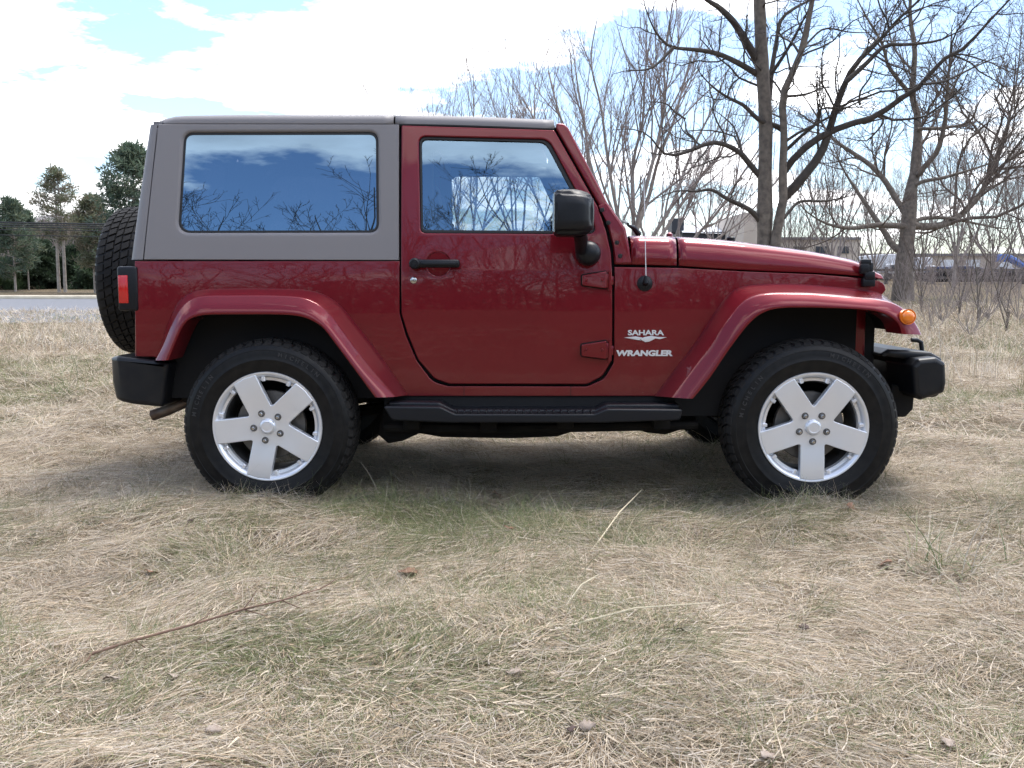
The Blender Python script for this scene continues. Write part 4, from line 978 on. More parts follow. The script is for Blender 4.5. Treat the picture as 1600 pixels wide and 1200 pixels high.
def spawn(pts, rad, per, n, r_, tmin=.25, ang=(35, 65), frac=(.35, .6), trop=.12, wig=.14, rmax=.6, tip=.35, rmin=.003, lcap=9, taper=.6):
    """side branches off a set of branches"""
    B_, m, _ = pts.shape; seg = np.linalg.norm(np.diff(pts, axis=1), axis=2); Lp = seg.sum(1)
    cnt = r_.poisson(per * np.ones(B_)) if np.isscalar(per) else r_.poisson(per)
    idx = np.repeat(np.arange(B_), cnt); N_ = len(idx)
    t = tmin + (1 - tmin) * r_.random(N_) ** .85; fpos = t * (m - 1); i0 = np.minimum(fpos.astype(int), m - 2); w_ = (fpos - i0)[:, None]
    p0 = pts[idx, i0] * (1 - w_) + pts[idx, i0 + 1] * w_; tan = pts[idx, i0 + 1] - pts[idx, i0]; tan /= np.linalg.norm(tan, axis=1)[:, None] + 1e-9
    rp = rad[idx, i0] * (1 - w_[:, 0]) + rad[idx, i0 + 1] * w_[:, 0]
    q = r_.normal(size=(N_, 3)); q -= tan * (q * tan).sum(1)[:, None]; q /= np.linalg.norm(q, axis=1)[:, None] + 1e-9
    a = np.radians(r_.uniform(*ang, N_))[:, None]; d = tan * np.cos(a) + q * np.sin(a); d[:, 2] += trop; d /= np.linalg.norm(d, axis=1)[:, None]
    Ln = np.minimum(Lp[idx] * r_.uniform(*frac, N_) * (1.15 - taper * t), lcap); out = np.zeros((N_, n, 3)); out[:, 0] = p0
    for k in range(1, n):
        out[:, k] = out[:, k - 1] + d * (Ln / (n - 1))[:, None]; d = d + r_.normal(0, wig, (N_, 3)); d[:, 2] += trop * .5; d /= np.linalg.norm(d, axis=1)[:, None]
    r0 = np.maximum(np.minimum(rp * rmax, .012 * Ln + .003), rmin); rr = r0[:, None] * np.linspace(1, tip, n)[None]
    return out, np.maximum(rr, rmin * .7)
def grow_tree(name, base, label, trunk, limbs, mats, seed, levels=((7, 7, .3), (6, 5, .3), (4, 4, .25)), group=None, catg='tree', part2='branches', up=.10, ang=(35, 65), frac=(.35, .6), rmin=.004, wig=.15, twigmat=None):
    """trunk, limbs: lists of (points, radii); side branches are grown from the limbs level by level"""
    r_ = np.random.default_rng(seed); root = thing(name, base, label, catg, group)
    tv = []
    for p, rd in trunk:
        q, rr = resample(p, rd, 24); q = q + np.cumsum(r_.normal(0, .002, q.shape), 0); tv.append(tubes(q[None], rr[None] * (1 + .05 * r_.normal(size=rr.shape))[None], 14))
    v, f = cat(tv); mesh_np('trunk', v, f, mats[0], root)
    lv = []; src = []
    for p, rd in limbs:
        q, rr = resample(p, rd, 18); lv.append(tubes(q[None], rr[None], 8)); src.append((q, rr))
    for p, rd in trunk:
        q, rr = resample(p, rd, 18); src.append((q[6:].repeat(1, 0), rr[6:]))
    if lv:
        v, f = cat(lv); mesh_np('limbs', v, f, mats[1], root)
    P_ = np.stack([np.array([np.interp(np.linspace(0, 1, 18), np.linspace(0, 1, len(a)), a[:, j]) for j in range(3)]).T for a, _ in src]); Rr = np.stack([np.interp(np.linspace(0, 1, 18), np.linspace(0, 1, len(b_)), b_) for _, b_ in src])
    out = []
    for li, (per, n, tmin) in enumerate(levels):
        Lp = np.linalg.norm(np.diff(P_, axis=1), axis=2).sum(1)
        pr = per * np.clip(Lp / np.median(Lp), .3, 2.5)
        P_, Rr = spawn(P_, Rr, pr, n, r_, tmin, ang, frac, up, wig, .62, .35, rmin)
        out.append(tubes(P_, Rr, 5 if li == 0 else 3))
    v, f = cat(out); mesh_np(part2, v, f, twigmat or mats[2], root)
    return root
def trace(pxs, Y, seed, w0, w1, org=(980, 0), sc=.3875, drift=.35, sgn=None, y0=0):
    """limb traced in the photograph, given real depth: it swings towards or away from the camera along its length"""
    r_ = np.random.default_rng(seed); sgn = sgn if sgn is not None else r_.choice([-1, 1]); n = len(pxs); out = []
    Ltot = sum(math.dist(a, b_) for a, b_ in zip(pxs, pxs[1:])) * sc * (Y + 5.1) / F
    for i, (x, y) in enumerate(pxs):
        u = i / (n - 1); yy = Y + y0 + sgn * drift * Ltot * u ** 1.2; out.append(P(org[0] + x * sc, org[1] + y * sc, yy))
    k = (Y + 5.1) / F * sc * .5
    return out, [w0 * k, lerp(w0, w1, .33) * k, lerp(w0, w1, .66) * k, w1 * k * .8, w1 * k * .3]

# --- the big two-stemmed tree behind the bonnet --------------------------------
Yt = 15.5; b0 = P(1205, 470, Yt); gz = T(b0.x, Yt)
def down(p, dx=0): return Vector((p.x + dx, p.y, T(p.x, p.y) - .2))
tr1, w1_ = trace([(553, 985), (556, 860), (556, 700), (560, 500), (548, 300), (540, 100), (533, -60), (520, -260), (530, -480), (505, -680)], Yt, 1, 70, 20, drift=.03)
tr1 = [down(tr1[0], -.02)] + tr1; w1_ = [.55, .46, .42, .40, .39, .37, .34, .28, .22, .14, .07]; w1_ = [x * .95 for x in w1_]
w1_ = [.50, .45, .44, .42, .41, .38, .36, .33, .27, .20, .10]
kk = (Yt + 5.1) / F * .3875 * .5
w1_ = [.88 * kk * q for q in (84, 72, 68, 66, 62, 60, 56, 50, 40, 28, 14)]
tr2, _ = trace([(597, 985), (612, 880), (628, 790), (624, 700), (630, 540), (622, 400), (650, 320), (700, 200), (730, 60), (745, -20), (760, -160), (740, -330)], Yt, 2, 60, 20, drift=.08, sgn=-1, y0=-.15)
tr2 = [down(tr2[0], -.05)] + tr2; w2_ = [.90 * kk * q for q in (72, 66, 60, 50, 38, 34, 30, 28, 27, 24, 21, 15, 8)]
oak = []
def lb(pxs, a, b_, seed, **k): oak.append(trace(pxs, Yt, seed, a, b_, **k))
lb([(628, 800), (660, 770), (720, 700), (790, 600), (840, 440), (875, 345), (920, 260), (1020, 160), (1100, 70), (1190, -10), (1290, -130)], 40, 14, 3, sgn=-1, drift=.2)
lb([(628, 700), (655, 660), (700, 610), (790, 545), (900, 500), (1000, 470), (1100, 400), (1190, 340), (1260, 250), (1350, 200), (1430, 120), (1490, 50), (1550, -10), (1640, -120)], 30, 14, 4, sgn=-1, drift=.3)
lb([(540, 900), (515, 865), (480, 838), (400, 800), (340, 765), (300, 740), (330, 770), (240, 772), (200, 770)][:5] + [(280, 772), (200, 770), (120, 800)], 24, 8, 5, sgn=-1)
lb([(545, 720), (500, 670), (460, 620), (400, 585), (340, 575), (270, 600), (200, 625), (140, 615), (110, 570), (60, 530), (0, 520), (-60, 525)], 26, 8, 6, sgn=-1)
lb([(628, 525), (600, 508), (560, 495), (520, 475), (470, 425), (400, 390), (340, 345), (290, 290), (285, 255), (320, 230)], 24, 7, 7, sgn=-1)
lb([(545, 310), (515, 293), (440, 250), (360, 215), (270, 200), (180, 190), (130, 150), (100, 100), (70, 20), (60, -40)], 27, 9, 8, sgn=-1)
lb([(185, 192), (130, 250), (80, 280), (0, 285), (-60, 300)], 12, 5, 9, sgn=-1, y0=-1.6)
lb([(540, 260), (520, 235), (480, 170), (430, 90), (370, 30), (310, -10), (200, -120)], 34, 18, 10, sgn=-1)
lb([(565, 440), (572, 400), (582, 290), (600, 180), (620, 80), (680, 30), (740, 0), (860, -60)], 24, 12, 11, sgn=1)
lb([(695, 215), (740, 160), (800, 115), (900, 130), (1000, 130), (1080, 118)], 10, 4, 12, sgn=1)
lb([(632, 610), (645, 602), (700, 550), (770, 490), (780, 440), (850, 435), (940, 430), (990, 400)], 16, 6, 13, sgn=-1)
lb([(632, 390), (720, 380), (790, 355), (860, 350)], 12, 6, 14, sgn=1)
lb([(880, 332), (960, 260), (1040, 185), (1130, 180), (1250, 165), (1330, 130), (1420, 100), (1500, 130)], 20, 6, 15, sgn=-1, y0=-1.2)
lb([(938, 425), (940, 370), (980, 310), (1000, 240), (1010, 190)], 9, 5, 16, sgn=-1, y0=-1)
lb([(632, 880), (660, 845), (700, 812), (800, 810), (900, 790), (960, 770)], 14, 6, 17, sgn=1)
lb([(580, 300), (640, 210), (690, 120), (720, 60), (760, -20)], 16, 8, 18, sgn=-1)
lb([(465, 625), (450, 560), (420, 500), (360, 450), (320, 420)], 10, 4, 19, sgn=1, y0=-.6)
lb([(405, 390), (420, 345), (470, 300), (510, 270)], 9, 4, 20, sgn=1, y0=-.5)
lb([(235, 480), (190, 450), (160, 420), (100, 410), (40, 420)], 8, 4, 21, sgn=-1, y0=-1)
lb([(275, 600), (270, 560), (240, 530), (230, 480), (200, 450)], 10, 5, 22, sgn=1, y0=-1.2)
lb([(1190, 340), (1270, 330), (1340, 300), (1400, 270), (1480, 235), (1560, 210)], 10, 5, 23, sgn=1, y0=-1.5)
grow_tree('oak_tree', (b0.x, Yt, gz), 'big leafless tree with two trunks and crooked dark limbs, rising behind the car bonnet', [(tr1, w1_), (tr2, w2_)], oak, (M['bark_grey'], M['bark_dark'], M['bark_dark']), 5, ((9, 8, .10), (6, 6, .2), (4.0, 4, .2)), up=.12, ang=(35, 75), frac=(.20, .46), rmin=.004, wig=.24)

# --- the spreading tree at the right ------------------------------------------------
Yr = 27.0; kr = (Yr + 5.1) / F * .3875 * .5
rt = []
def rb_(pxs, a, b_, seed, **k): rt.append(trace(pxs, Yr, seed, a, b_, **k))
rtr, _ = trace([(1112, 1175), (1118, 1050), (1135, 900), (1142, 780), (1162, 700), (1172, 540), (1168, 440), (1150, 380), (1160, 200), (1140, 60), (1150, -150)], Yr, 31, 60, 20, drift=.05)
rtr = [down(rtr[0])] + rtr; rw = [kr * q for q in (96, 74, 62, 58, 46, 38, 28, 24, 20, 16, 12, 7)]
rb_([(1140, 905), (1200, 915), (1280, 905), (1330, 880), (1420, 790), (1460, 700), (1510, 580), (1540, 480), (1560, 380), (1580, 250), (1590, 100)], 32, 9, 32)
rb_([(1130, 880), (1110, 840), (1090, 812), (1040, 730), (980, 665), (900, 610), (830, 560), (780, 490), (720, 400), (660, 320)], 28, 9, 33)
rb_([(1130, 912), (1000, 908), (900, 920), (800, 900), (720, 850), (680, 795)], 26, 9, 34)
rb_([(1175, 705), (1200, 670), (1250, 610), (1280, 500), (1290, 380), (1300, 250), (1310, 100)], 24, 10, 35)
rb_([(1165, 745), (1200, 730), (1280, 715), (1400, 680), (1480, 650), (1560, 600)], 16, 7, 36)
rb_([(1170, 520), (1280, 515), (1380, 490), (1420, 410), (1480, 330)], 14, 7, 37)
rb_([(1150, 390), (1100, 330), (1050, 260), (1030, 180), (960, 60), (900, -60)], 18, 8, 38)
rb_([(1115, 1020), (1070, 990), (1040, 940), (980, 850), (920, 760), (870, 680), (820, 560)], 30, 9, 39)
rb_([(1140, 900), (1200, 880), (1300, 880), (1400, 900), (1500, 920), (1580, 925)], 18, 7, 40)
bb = down(rtr[0])
grow_tree('bare_tree', (bb.x, Yr, T(bb.x, Yr)), 'leafless tree with one stout trunk and long low sideways limbs, right of the car', [(rtr, rw)], rt, (M['bark_grey'], M['bark_grey'], M['twig']), 6, ((13, 8, .10), (9, 6, .15), (5, 4, .2)), up=.16, ang=(30, 70), frac=(.25, .55), rmin=.005, wig=.17)

# --- fan-shaped trees further back ------------------------------------------------------
def fan(name, px, Y, h, n, spread, label, seed, stem=.10, levels=((10, 6, .15), (7, 5, .2), (4, 4, .2)), split=.15, group=None, mats=None, lean=0, rmin=.0055, trunkr=None):
    r_ = np.random.default_rng(seed); p = P(px, 445, Y); z = T(p.x, Y); base = Vector((p.x, Y, z)); limbs = []
    trunk = [([base - Vector((0, 0, .2)), base + Vector((.02, 0, h * split * .6)), base + Vector((.05 + lean * .2, 0, h * split * 1.3))], [trunkr or stem * 1.7, (trunkr or stem * 1.7) * .85, (trunkr or stem * 1.7) * .7])]
    for i in range(n):
        a = (i + .5) / n * 2 - 1; a = a * spread + r_.normal(0, .05); az = r_.uniform(-.6, .6); H = h * r_.uniform(.8, 1.0) * (1 - .25 * abs(a))
        s0 = base + Vector((0, 0, h * split * r_.uniform(.5, 1.2))); pts = [s0]
        for k in range(1, 7):
            u = k / 6; q = s0 + Vector((math.sin(a) * H * (1 - split) * u * (1.15 - .25 * u) + lean * u, math.sin(az) * H * .3 * u, (H - (s0.z - z)) * u * math.cos(a * (1 - .4 * u)))) + Vector(r_.normal(0, .012 * H, 3)); pts.append(q)
        sr = stem * r_.uniform(.6, 1.0); limbs.append((pts, [sr, sr * .75, sr * .5, sr * .2]))
    return grow_tree(name, base, label, trunk, limbs, mats or (M['bark_far_glare'], M['bark_far_glare'], M['twig_far_glare']), seed, levels, group, up=.20, ang=(20, 48), frac=(.28, .55), rmin=rmin, wig=.09)
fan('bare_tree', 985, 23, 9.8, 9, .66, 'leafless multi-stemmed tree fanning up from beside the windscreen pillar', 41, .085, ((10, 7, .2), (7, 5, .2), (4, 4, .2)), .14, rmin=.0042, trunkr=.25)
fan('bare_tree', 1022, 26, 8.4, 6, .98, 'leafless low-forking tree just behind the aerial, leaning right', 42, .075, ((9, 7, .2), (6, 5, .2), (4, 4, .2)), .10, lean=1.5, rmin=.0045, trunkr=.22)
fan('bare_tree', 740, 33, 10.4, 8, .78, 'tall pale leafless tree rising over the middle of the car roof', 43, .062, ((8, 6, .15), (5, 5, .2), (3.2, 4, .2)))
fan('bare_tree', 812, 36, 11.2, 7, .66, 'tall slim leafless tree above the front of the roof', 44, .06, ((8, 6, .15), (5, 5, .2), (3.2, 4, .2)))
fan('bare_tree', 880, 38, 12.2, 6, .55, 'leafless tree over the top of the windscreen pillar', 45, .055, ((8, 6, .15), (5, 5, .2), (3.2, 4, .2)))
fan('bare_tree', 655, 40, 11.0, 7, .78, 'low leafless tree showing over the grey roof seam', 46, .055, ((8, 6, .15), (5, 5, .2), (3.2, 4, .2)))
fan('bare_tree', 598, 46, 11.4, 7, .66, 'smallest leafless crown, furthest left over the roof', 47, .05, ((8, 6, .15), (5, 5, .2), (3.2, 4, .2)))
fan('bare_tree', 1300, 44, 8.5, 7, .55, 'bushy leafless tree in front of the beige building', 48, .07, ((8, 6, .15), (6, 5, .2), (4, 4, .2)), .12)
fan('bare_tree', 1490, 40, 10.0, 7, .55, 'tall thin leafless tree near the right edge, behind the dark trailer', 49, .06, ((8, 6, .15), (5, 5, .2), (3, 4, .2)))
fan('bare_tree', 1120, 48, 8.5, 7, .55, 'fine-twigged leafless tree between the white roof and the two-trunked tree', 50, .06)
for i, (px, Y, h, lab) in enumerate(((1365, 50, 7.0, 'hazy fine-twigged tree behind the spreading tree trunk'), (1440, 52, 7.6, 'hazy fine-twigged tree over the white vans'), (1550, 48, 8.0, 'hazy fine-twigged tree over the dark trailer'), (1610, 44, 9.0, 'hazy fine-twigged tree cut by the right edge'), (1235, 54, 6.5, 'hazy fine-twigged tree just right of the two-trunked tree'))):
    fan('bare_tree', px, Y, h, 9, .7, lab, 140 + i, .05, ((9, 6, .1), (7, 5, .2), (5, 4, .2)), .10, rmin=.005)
# thin saplings and brush at the right
for i, (px, Y, h, n, lab) in enumerate(((1530, 16, 5.2, 3, 'thin straight sapling standing in tall grass, right of the bumper'), (1575, 14, 5.6, 3, 'thin sapling at the right edge of the picture'), (1500, 20, 4.6, 4, 'slim sapling in front of the dark trailer'), (1440, 21, 4.2, 5, 'twiggy sapling right beside the spreading tree trunk'), (1340, 24, 5.0, 6, 'twiggy sapling behind the bonnet catch'), (1270, 26, 5.0, 6, 'twiggy sapling behind the middle of the bonnet'))):
    fan('sapling', px, Y, h, n, .28, lab, 60 + i, .018, ((7, 5, .1), (4, 4, .2)), .06, rmin=.0035, trunkr=.035, group='thin bare saplings', mats=(M['bark_grey'], M['bark_grey'], M['twig']))
for i, (px, Y, h, lab) in enumerate(((1475, 17, 1.7, 'leafless bush in brown grass just behind the front bumper'), (1545, 18, 1.9, 'leafless bush between two saplings at right'), (1595, 17, 2.0, 'leafless bush cut by the right edge'), (1415, 24, 2.0, 'leafless bush at the foot of the spreading tree'), (1510, 25, 2.2, 'leafless bush before the dark trailer'))):
    fan('bare_bush', px, Y, h, 12, .9, lab, 80 + i, .012, ((6, 5, .1), (5, 4, .2)), .04, rmin=.003, trunkr=.02, group='bare bushes in the rough grass')

for i, (px, Y, h, lab) in enumerate(((1455, 14, 1.5, 'low leafless bush just right of the orange turn signal'), (1520, 13, 1.4, 'low leafless bush in front of the thin straight sapling'), (1570, 21, 2.4, 'tangled leafless bush below the blue lift arm'), (1490, 22, 2.3, 'tangled leafless bush left of the dark trailer'), (1385, 27, 2.4, 'leafless bush between the bonnet catch and the spreading tree'), (1440, 27, 2.6, 'leafless bush in front of the right-hand white van'), (1535, 29, 3.0, 'tall leafless bush against the dark trailer'), (1600, 27, 2.8, 'tall leafless bush at the right edge by the rail fence'), (1345, 30, 3.2, 'tall leafless bush in front of the end of the beige building'), (1255, 31, 3.6, 'tall leafless bush over the bonnet, right of the two-trunked tree'))):
    fan('bare_bush', px, Y, h * (.62 if Y > 20 else .8), 8, 1.0, lab, 160 + i, .010, ((6, 5, .1), (4, 4, .2)), .03, rmin=.003, trunkr=.02, group='bare bushes in the rough grass')
# --- pines and evergreens at the left ------------------------------------------------------
def needles(name, cols):
    m = bpy.data.materials.new(name); m.use_nodes = True; n = m.node_tree.nodes; l = m.node_tree.links; b = n['Principled BSDF']; a = n.new('ShaderNodeVertexColor'); a.layer_name = 'tint'
    l.new(a.outputs[0], b.inputs['Base Color']); b.inputs['Roughness'].default_value = .7
    tr = n.new('ShaderNodeBsdfTranslucent'); l.new(a.outputs[0], tr.inputs[0]); x = n.new('ShaderNodeMixShader'); x.inputs[0].default_value = .35; l.new(b.outputs[0], x.inputs[1]); l.new(tr.outputs[0], x.inputs[2]); l.new(x.outputs[0], n['Material Output'].inputs[0]); return m
M['needle'] = needles('needles', None)
def tufts(cent, rad, per, size, r_, cols):
    """needle sprays round each centre"""
    n = len(cent) * per; c = np.repeat(cent, per, 0); rr = np.repeat(rad, per); d = r_.normal(size=(n, 3)); d /= np.linalg.norm(d, axis=1)[:, None]; p = c + d * (rr * r_.random(n) ** .5)[:, None] * np.array([1, 1, .6])
    ax = d + r_.normal(0, .6, (n, 3)); ax[:, 2] += .3; ax /= np.linalg.norm(ax, axis=1)[:, None]; sd_ = np.cross(ax, r_.normal(size=(n, 3))); sd_ /= np.linalg.norm(sd_, axis=1)[:, None]
    L_ = size * r_.uniform(.6, 1.3, n)[:, None]; v = np.stack([p - sd_ * L_ * .14, p + sd_ * L_ * .14, p + ax * L_ + sd_ * L_ * .05, p + ax * L_ - sd_ * L_ * .05], 1).reshape(-1, 3)
    f = np.arange(n * 4).reshape(n, 4); k = cols[r_.integers(0, len(cols), len(cent))]; k = np.repeat(k, per, 0) * r_.uniform(.7, 1.2, n)[:, None]; return v, f, np.repeat(k, 4, 0)
PINE = np.array([(.10, .145, .09), (.12, .165, .11), (.09, .13, .095), (.14, .165, .10)]); OLIVE = np.array([(.17, .18, .10), (.21, .19, .12), (.25, .21, .15), (.14, .165, .10)])  # pine and olive greens lightened to imitate backlight and haze
def conifer(name, px, Y, h, rad, label, seed, cols, crown0=.25, per=40, size=.28, dens=46, stems=((0, 0),), mt='bark_pale', shape='pine', tr=.13):
    r_ = np.random.default_rng(seed); p = P(px, 445, Y); z = T(p.x, Y); base = Vector((p.x, Y, z)); root = thing(name, base, label, 'tree'); tv = []
    for dx, ln in stems:
        q, rr = resample([base + Vector((dx, 0, -.2)), base + Vector((dx + ln * .3, 0, h * .35)), base + Vector((dx * .6 + ln * .8, .1, h * .7)), base + Vector((dx * .3 + ln, 0, h * .97))], [tr, tr * .85, tr * .5, .02], 20); tv.append(tubes(q[None], rr[None], 10))
    bp, br, cs, cr = [], [], [], []
    for i in range(dens):
        u = r_.random() ** .8; zz_ = h * (crown0 + (1 - crown0) * u * .97); R_ = rad * ((1 - u) ** .65 if shape == 'cone' else (.45 + 1.1 * u * (1 - u) * 1.6 - .35 * u)) * r_.uniform(.6, 1.15)
        a = r_.uniform(0, 2 * math.pi); s0 = base + Vector((stems[i % len(stems)][0] * .6, 0, zz_)); e = s0 + Vector((math.cos(a) * R_, math.sin(a) * R_, R_ * (.35 if shape == 'pine' else -.1))); m_ = s0.lerp(e, .55) - Vector((0, 0, R_ * .06))
        bp.append(np.array([tuple(s0), tuple(s0.lerp(m_, .5)), tuple(m_), tuple(e)])); br.append(np.array([.03, .022, .015, .008]))
        for k in range(4): t = r_.uniform(.45, 1.05); c_ = s0.lerp(e, t) + Vector(r_.normal(0, R_ * .10, 3)); cs.append(tuple(c_)); cr.append(rad * (r_.uniform(.16, .34) if shape == 'cone' else r_.uniform(.09, .20)))
    tv.append(tubes(np.stack(bp), np.stack(br), 4)); v, f = cat(tv); mesh_np('trunk', v, f, M[mt], root)
    v, f, c = tufts(np.array(cs), np.array(cr), per, size, r_, cols); mesh_np('crown', v, f, M['needle'], root, smooth=False, col=c); return root
conifer('pine_tree', 92, 41, 6.0, 1.35, 'tall thin pine with two pale trunks beyond the road, left of the spare wheel', 101, OLIVE, .38, 15, .15, 90, ((0, 0), (.30, .05)), tr=.085)
conifer('pine_tree', 214, 38, 6.7, 2.2, 'dark green pine half hidden behind the hard top corner', 102, PINE, .10, 24, .20, 150, tr=.11)
conifer('pine_tree', 24, 42, 4.6, 1.5, 'bushy dark pine near the left edge of the picture', 103, PINE, .12, 20, .17, 100, tr=.065)
conifer('pine_tree', 148, 40, 4.6, 1.4, 'shorter olive pine just left of the spare wheel', 104, OLIVE, .18, 20, .17, 100, tr=.055)
conifer('pine_tree', -22, 43, 5.2, 1.6, 'pine cut off by the left edge of the picture', 105, PINE, .15, 20, .18, 100, tr=.07)
conifer('pine_tree', 45, 44, 4.1, .9, 'slim young pine between the two tall pines at left', 106, PINE, .2, 18, .16, 60, tr=.045)
DEEP = np.array([(.035, .06, .03), (.045, .07, .035), (.03, .05, .03)])
conifer('evergreen_shrub', 66, 46, 2.5, 1.2, 'dark rounded evergreen shrub behind the two pale pine trunks', 107, DEEP, .0, 90, .18, 60, shape='cone', mt='bark_dark')
conifer('evergreen_shrub', 118, 47, 2.2, 1.3, 'dark evergreen shrub left of the spare wheel', 108, DEEP, .0, 90, .18, 60, shape='cone', mt='bark_dark')
conifer('evergreen_shrub', 8, 45, 1.5, 1.3, 'low clipped green shrub at the left edge beyond the road', 109, np.array([(.06, .10, .04), (.08, .12, .05)]), .0, 90, .16, 60, shape='cone', mt='bark_dark')
conifer('evergreen_shrub', 162, 46, 2.4, 1.4, 'dark evergreen thicket touching the spare wheel outline', 110, DEEP * 1.4, .0, 90, .18, 60, shape='cone', mt='bark_dark')
for i, (px, Y, h, r_x, cl, lab) in enumerate(((100, 53, 3.5, 1.6, DEEP * 1.6, 'dull green evergreen against the grey house wall'), (132, 54, 4.2, 1.6, OLIVE * .6, 'olive evergreen behind the shorter olive pine'), (30, 54, 3.3, 1.5, DEEP * 1.5, 'dull green evergreen behind the white shed'), (-5, 55, 4.0, 1.7, DEEP * 1.8, 'tall evergreen at the left edge behind the clipped shrub'), (170, 52, 4.4, 1.8, PINE * .6, 'broad evergreen behind the spare wheel'), (75, 57, 4.0, 1.6, OLIVE * .55, 'olive evergreen directly behind the pale double trunk'))):
    conifer('evergreen_tree', px, Y, h, r_x, lab, 120 + i, cl, .0, 60, .16, 70, shape='cone', mt='bark_dark', tr=.07)
for i, (px, Y, h, lab) in enumerate(((112, 49, 5.2, 'grey leafless tree among the evergreens left of the spare wheel'), (58, 50, 4.6, 'grey leafless tree between the pines at left'), (8, 50, 4.8, 'grey leafless tree at the far left edge'))):
    fan('bare_tree', px, Y, h, 7, .45, lab, 130 + i, .05, ((8, 5, .15), (6, 4, .2)), .2, rmin=.007)
fan('bare_bush', 36, 47, 2.6, 10, .8, 'leafless brown bush between the pines and the white shed', 111, .03, ((6, 5, .1), (5, 4, .2)), .05, rmin=.008, trunkr=.04)

# ================================================================== BUILDINGS BEHIND
M['beige'] = mat('beige_render', (.58, .50, .42), .9, noise=(.50, .43, .36), nscale=.6)
M['whitewall'] = mat('white_siding', (.74, .76, .80), .7, noise=(.66, .68, .72), nscale=.7)
M['greywall'] = mat('grey_siding', (.33, .34, .36), .8, noise=(.28, .29, .31), nscale=.7); M['roofgrey'] = mat('grey_shingle', (.20, .19, .19), .9, noise=(.15, .14, .145), nscale=5)
M['pane'] = mat('dark_pane', (.03, .04, .055), .12, 0, .5)
M['wood'] = mat('weathered_rail', (.12, .105, .095), .9, noise=(.08, .07, .065), nscale=8)
M['rust'] = mat('dark_trailer', (.06, .035, .032), .7, noise=(.035, .025, .025), nscale=3)
M['blue'] = mat('blue_paint', (.02, .13, .50), .4)
M['tarp'] = mat('blue_tarp', (.025, .05, .16), .5, noise=(.015, .02, .05), nscale=3)
M['dark'] = mat('dark_metal', (.03, .032, .04), .6)
def blk(px0, px1, py0, Y, depth, bm, py1=None, r=.0):
    a = P(px0, py0, Y); d = P(px1, py0, Y); z1 = P((px0 + px1) / 2, py0, Y).z; z0 = P((px0 + px1) / 2, py1, Y).z if py1 else T((a.x + d.x) / 2, Y) - .6
    bm.box((a.x, Y, z0), (d.x, Y + depth, z1), r); return a.x, d.x, z0, z1
def pbox(name, px0, px1, py0, py1, Y, depth, mt, parent, r=0):
    b = MB(); blk(px0, px1, py0, Y, depth, b, py1, r); return b.done(name, mt, parent)
def base_of(px, Y): p = P(px, 445, Y); return (p.x, Y, T(p.x, Y))
# long beige works building
bd = thing('works_building', base_of(1350, 62), 'long low beige flat-roofed building behind the leafless trees at right', 'building')
pbox('wall', 1163, 1190, 332, None, 60, 10, M['beige'], bd); pbox('wall', 1190.3, 1345, 373, None, 61, 14, M['beige'], bd); pbox('wall', 1345.3, 1640, 398, None, 64, 14, M['beige'], bd)
pbox('roof_edge', 1189, 1346, 370.5, 374.5, 60.8, 14.4, M['roofgrey'], bd); pbox('roof_edge', 1344, 1642, 396, 400, 63.8, 14.4, M['roofgrey'], bd)
for x in (1206, 1240, 1275, 1310): pbox('window', x, x + 17, 385, 396, 60.93, .1, M['pane'], bd)
for x in (1470, 1510, 1560, 1600): pbox('door', x, x + 22, 406, 436, 63.93, .1, M['whitewall'], bd)
# white-roofed building left of it
bw = thing('warehouse', base_of(1110, 66), 'grey building with white sloping roof and dark vent box, left of the two-trunked tree', 'building')
pbox('wall', 1066, 1162, 362, None, 66, 12, M['dark'], bw)
a = P(1070, 352, 66); d = P(1164, 366, 66)
loft('roof', [[Vector((P(1066, 363, 65.8).x, 65.8, P(1066, 363, 65.8).z)), Vector((P(1164, 366, 65.8).x, 65.8, P(1164, 366, 65.8).z))], [Vector((P(1074, 350, 65.8).x, 69, P(1074, 350, 65.8).z + .1)), Vector((P(1150, 351, 65.8).x, 69, P(1150, 353, 65.8).z + .1))], [Vector((P(1074, 350, 65.8).x, 78, P(1074, 350, 65.8).z - .8)), Vector((P(1150, 351, 65.8).x, 78, P(1150, 353, 65.8).z - .8))]], M['whitewall'], bw)
pbox('vent_box', 1050, 1069, 341, 363, 66.5, 2, M['dark'], bw)
for x in (1136, 1145, 1153): pbox('window', x, x + 6, 367, 372, 65.93, .1, M['whitewall'], bw)
# houses left of the car
h1 = thing('house', base_of(60, 62), 'white house with long grey roof behind the pines at left', 'house')
pbox('wall', 8, 142, 352, None, 64, 9, M['greywall'], h1)
e = lambda px, py, y, dz=0: Vector((P(px, py, 63.6).x, y, P(px, py, 63.6).z + dz))
loft('roof', [[e(4, 354, 63.5), e(148, 354, 63.5)], [e(22, 328, 68.5), e(134, 328, 68.5)], [e(4, 354, 73.5), e(148, 354, 73.5)]], M['roofgrey'], h1)
for x in (22, 48, 84, 112): pbox('window', x, x + 9, 368, 386, 63.93, .1, M['pane'], h1)
h2 = thing('garden_shed', base_of(28, 52), 'small white gabled shed beside the slim pine at left', 'shed')
pbox('wall', 18, 38, 404, None, 52, 3, M['whitewall'], h2)
e = lambda px, py, y: Vector((P(px, py, 52).x, y, P(px, py, 52).z))
loft('roof', [[e(15, 405, 51.8), e(15, 405, 55.2)], [e(28, 391, 51.8), e(28, 391, 55.2)], [e(41, 405, 51.8), e(41, 405, 55.2)]], M['whitewall'], h2, caps=True)
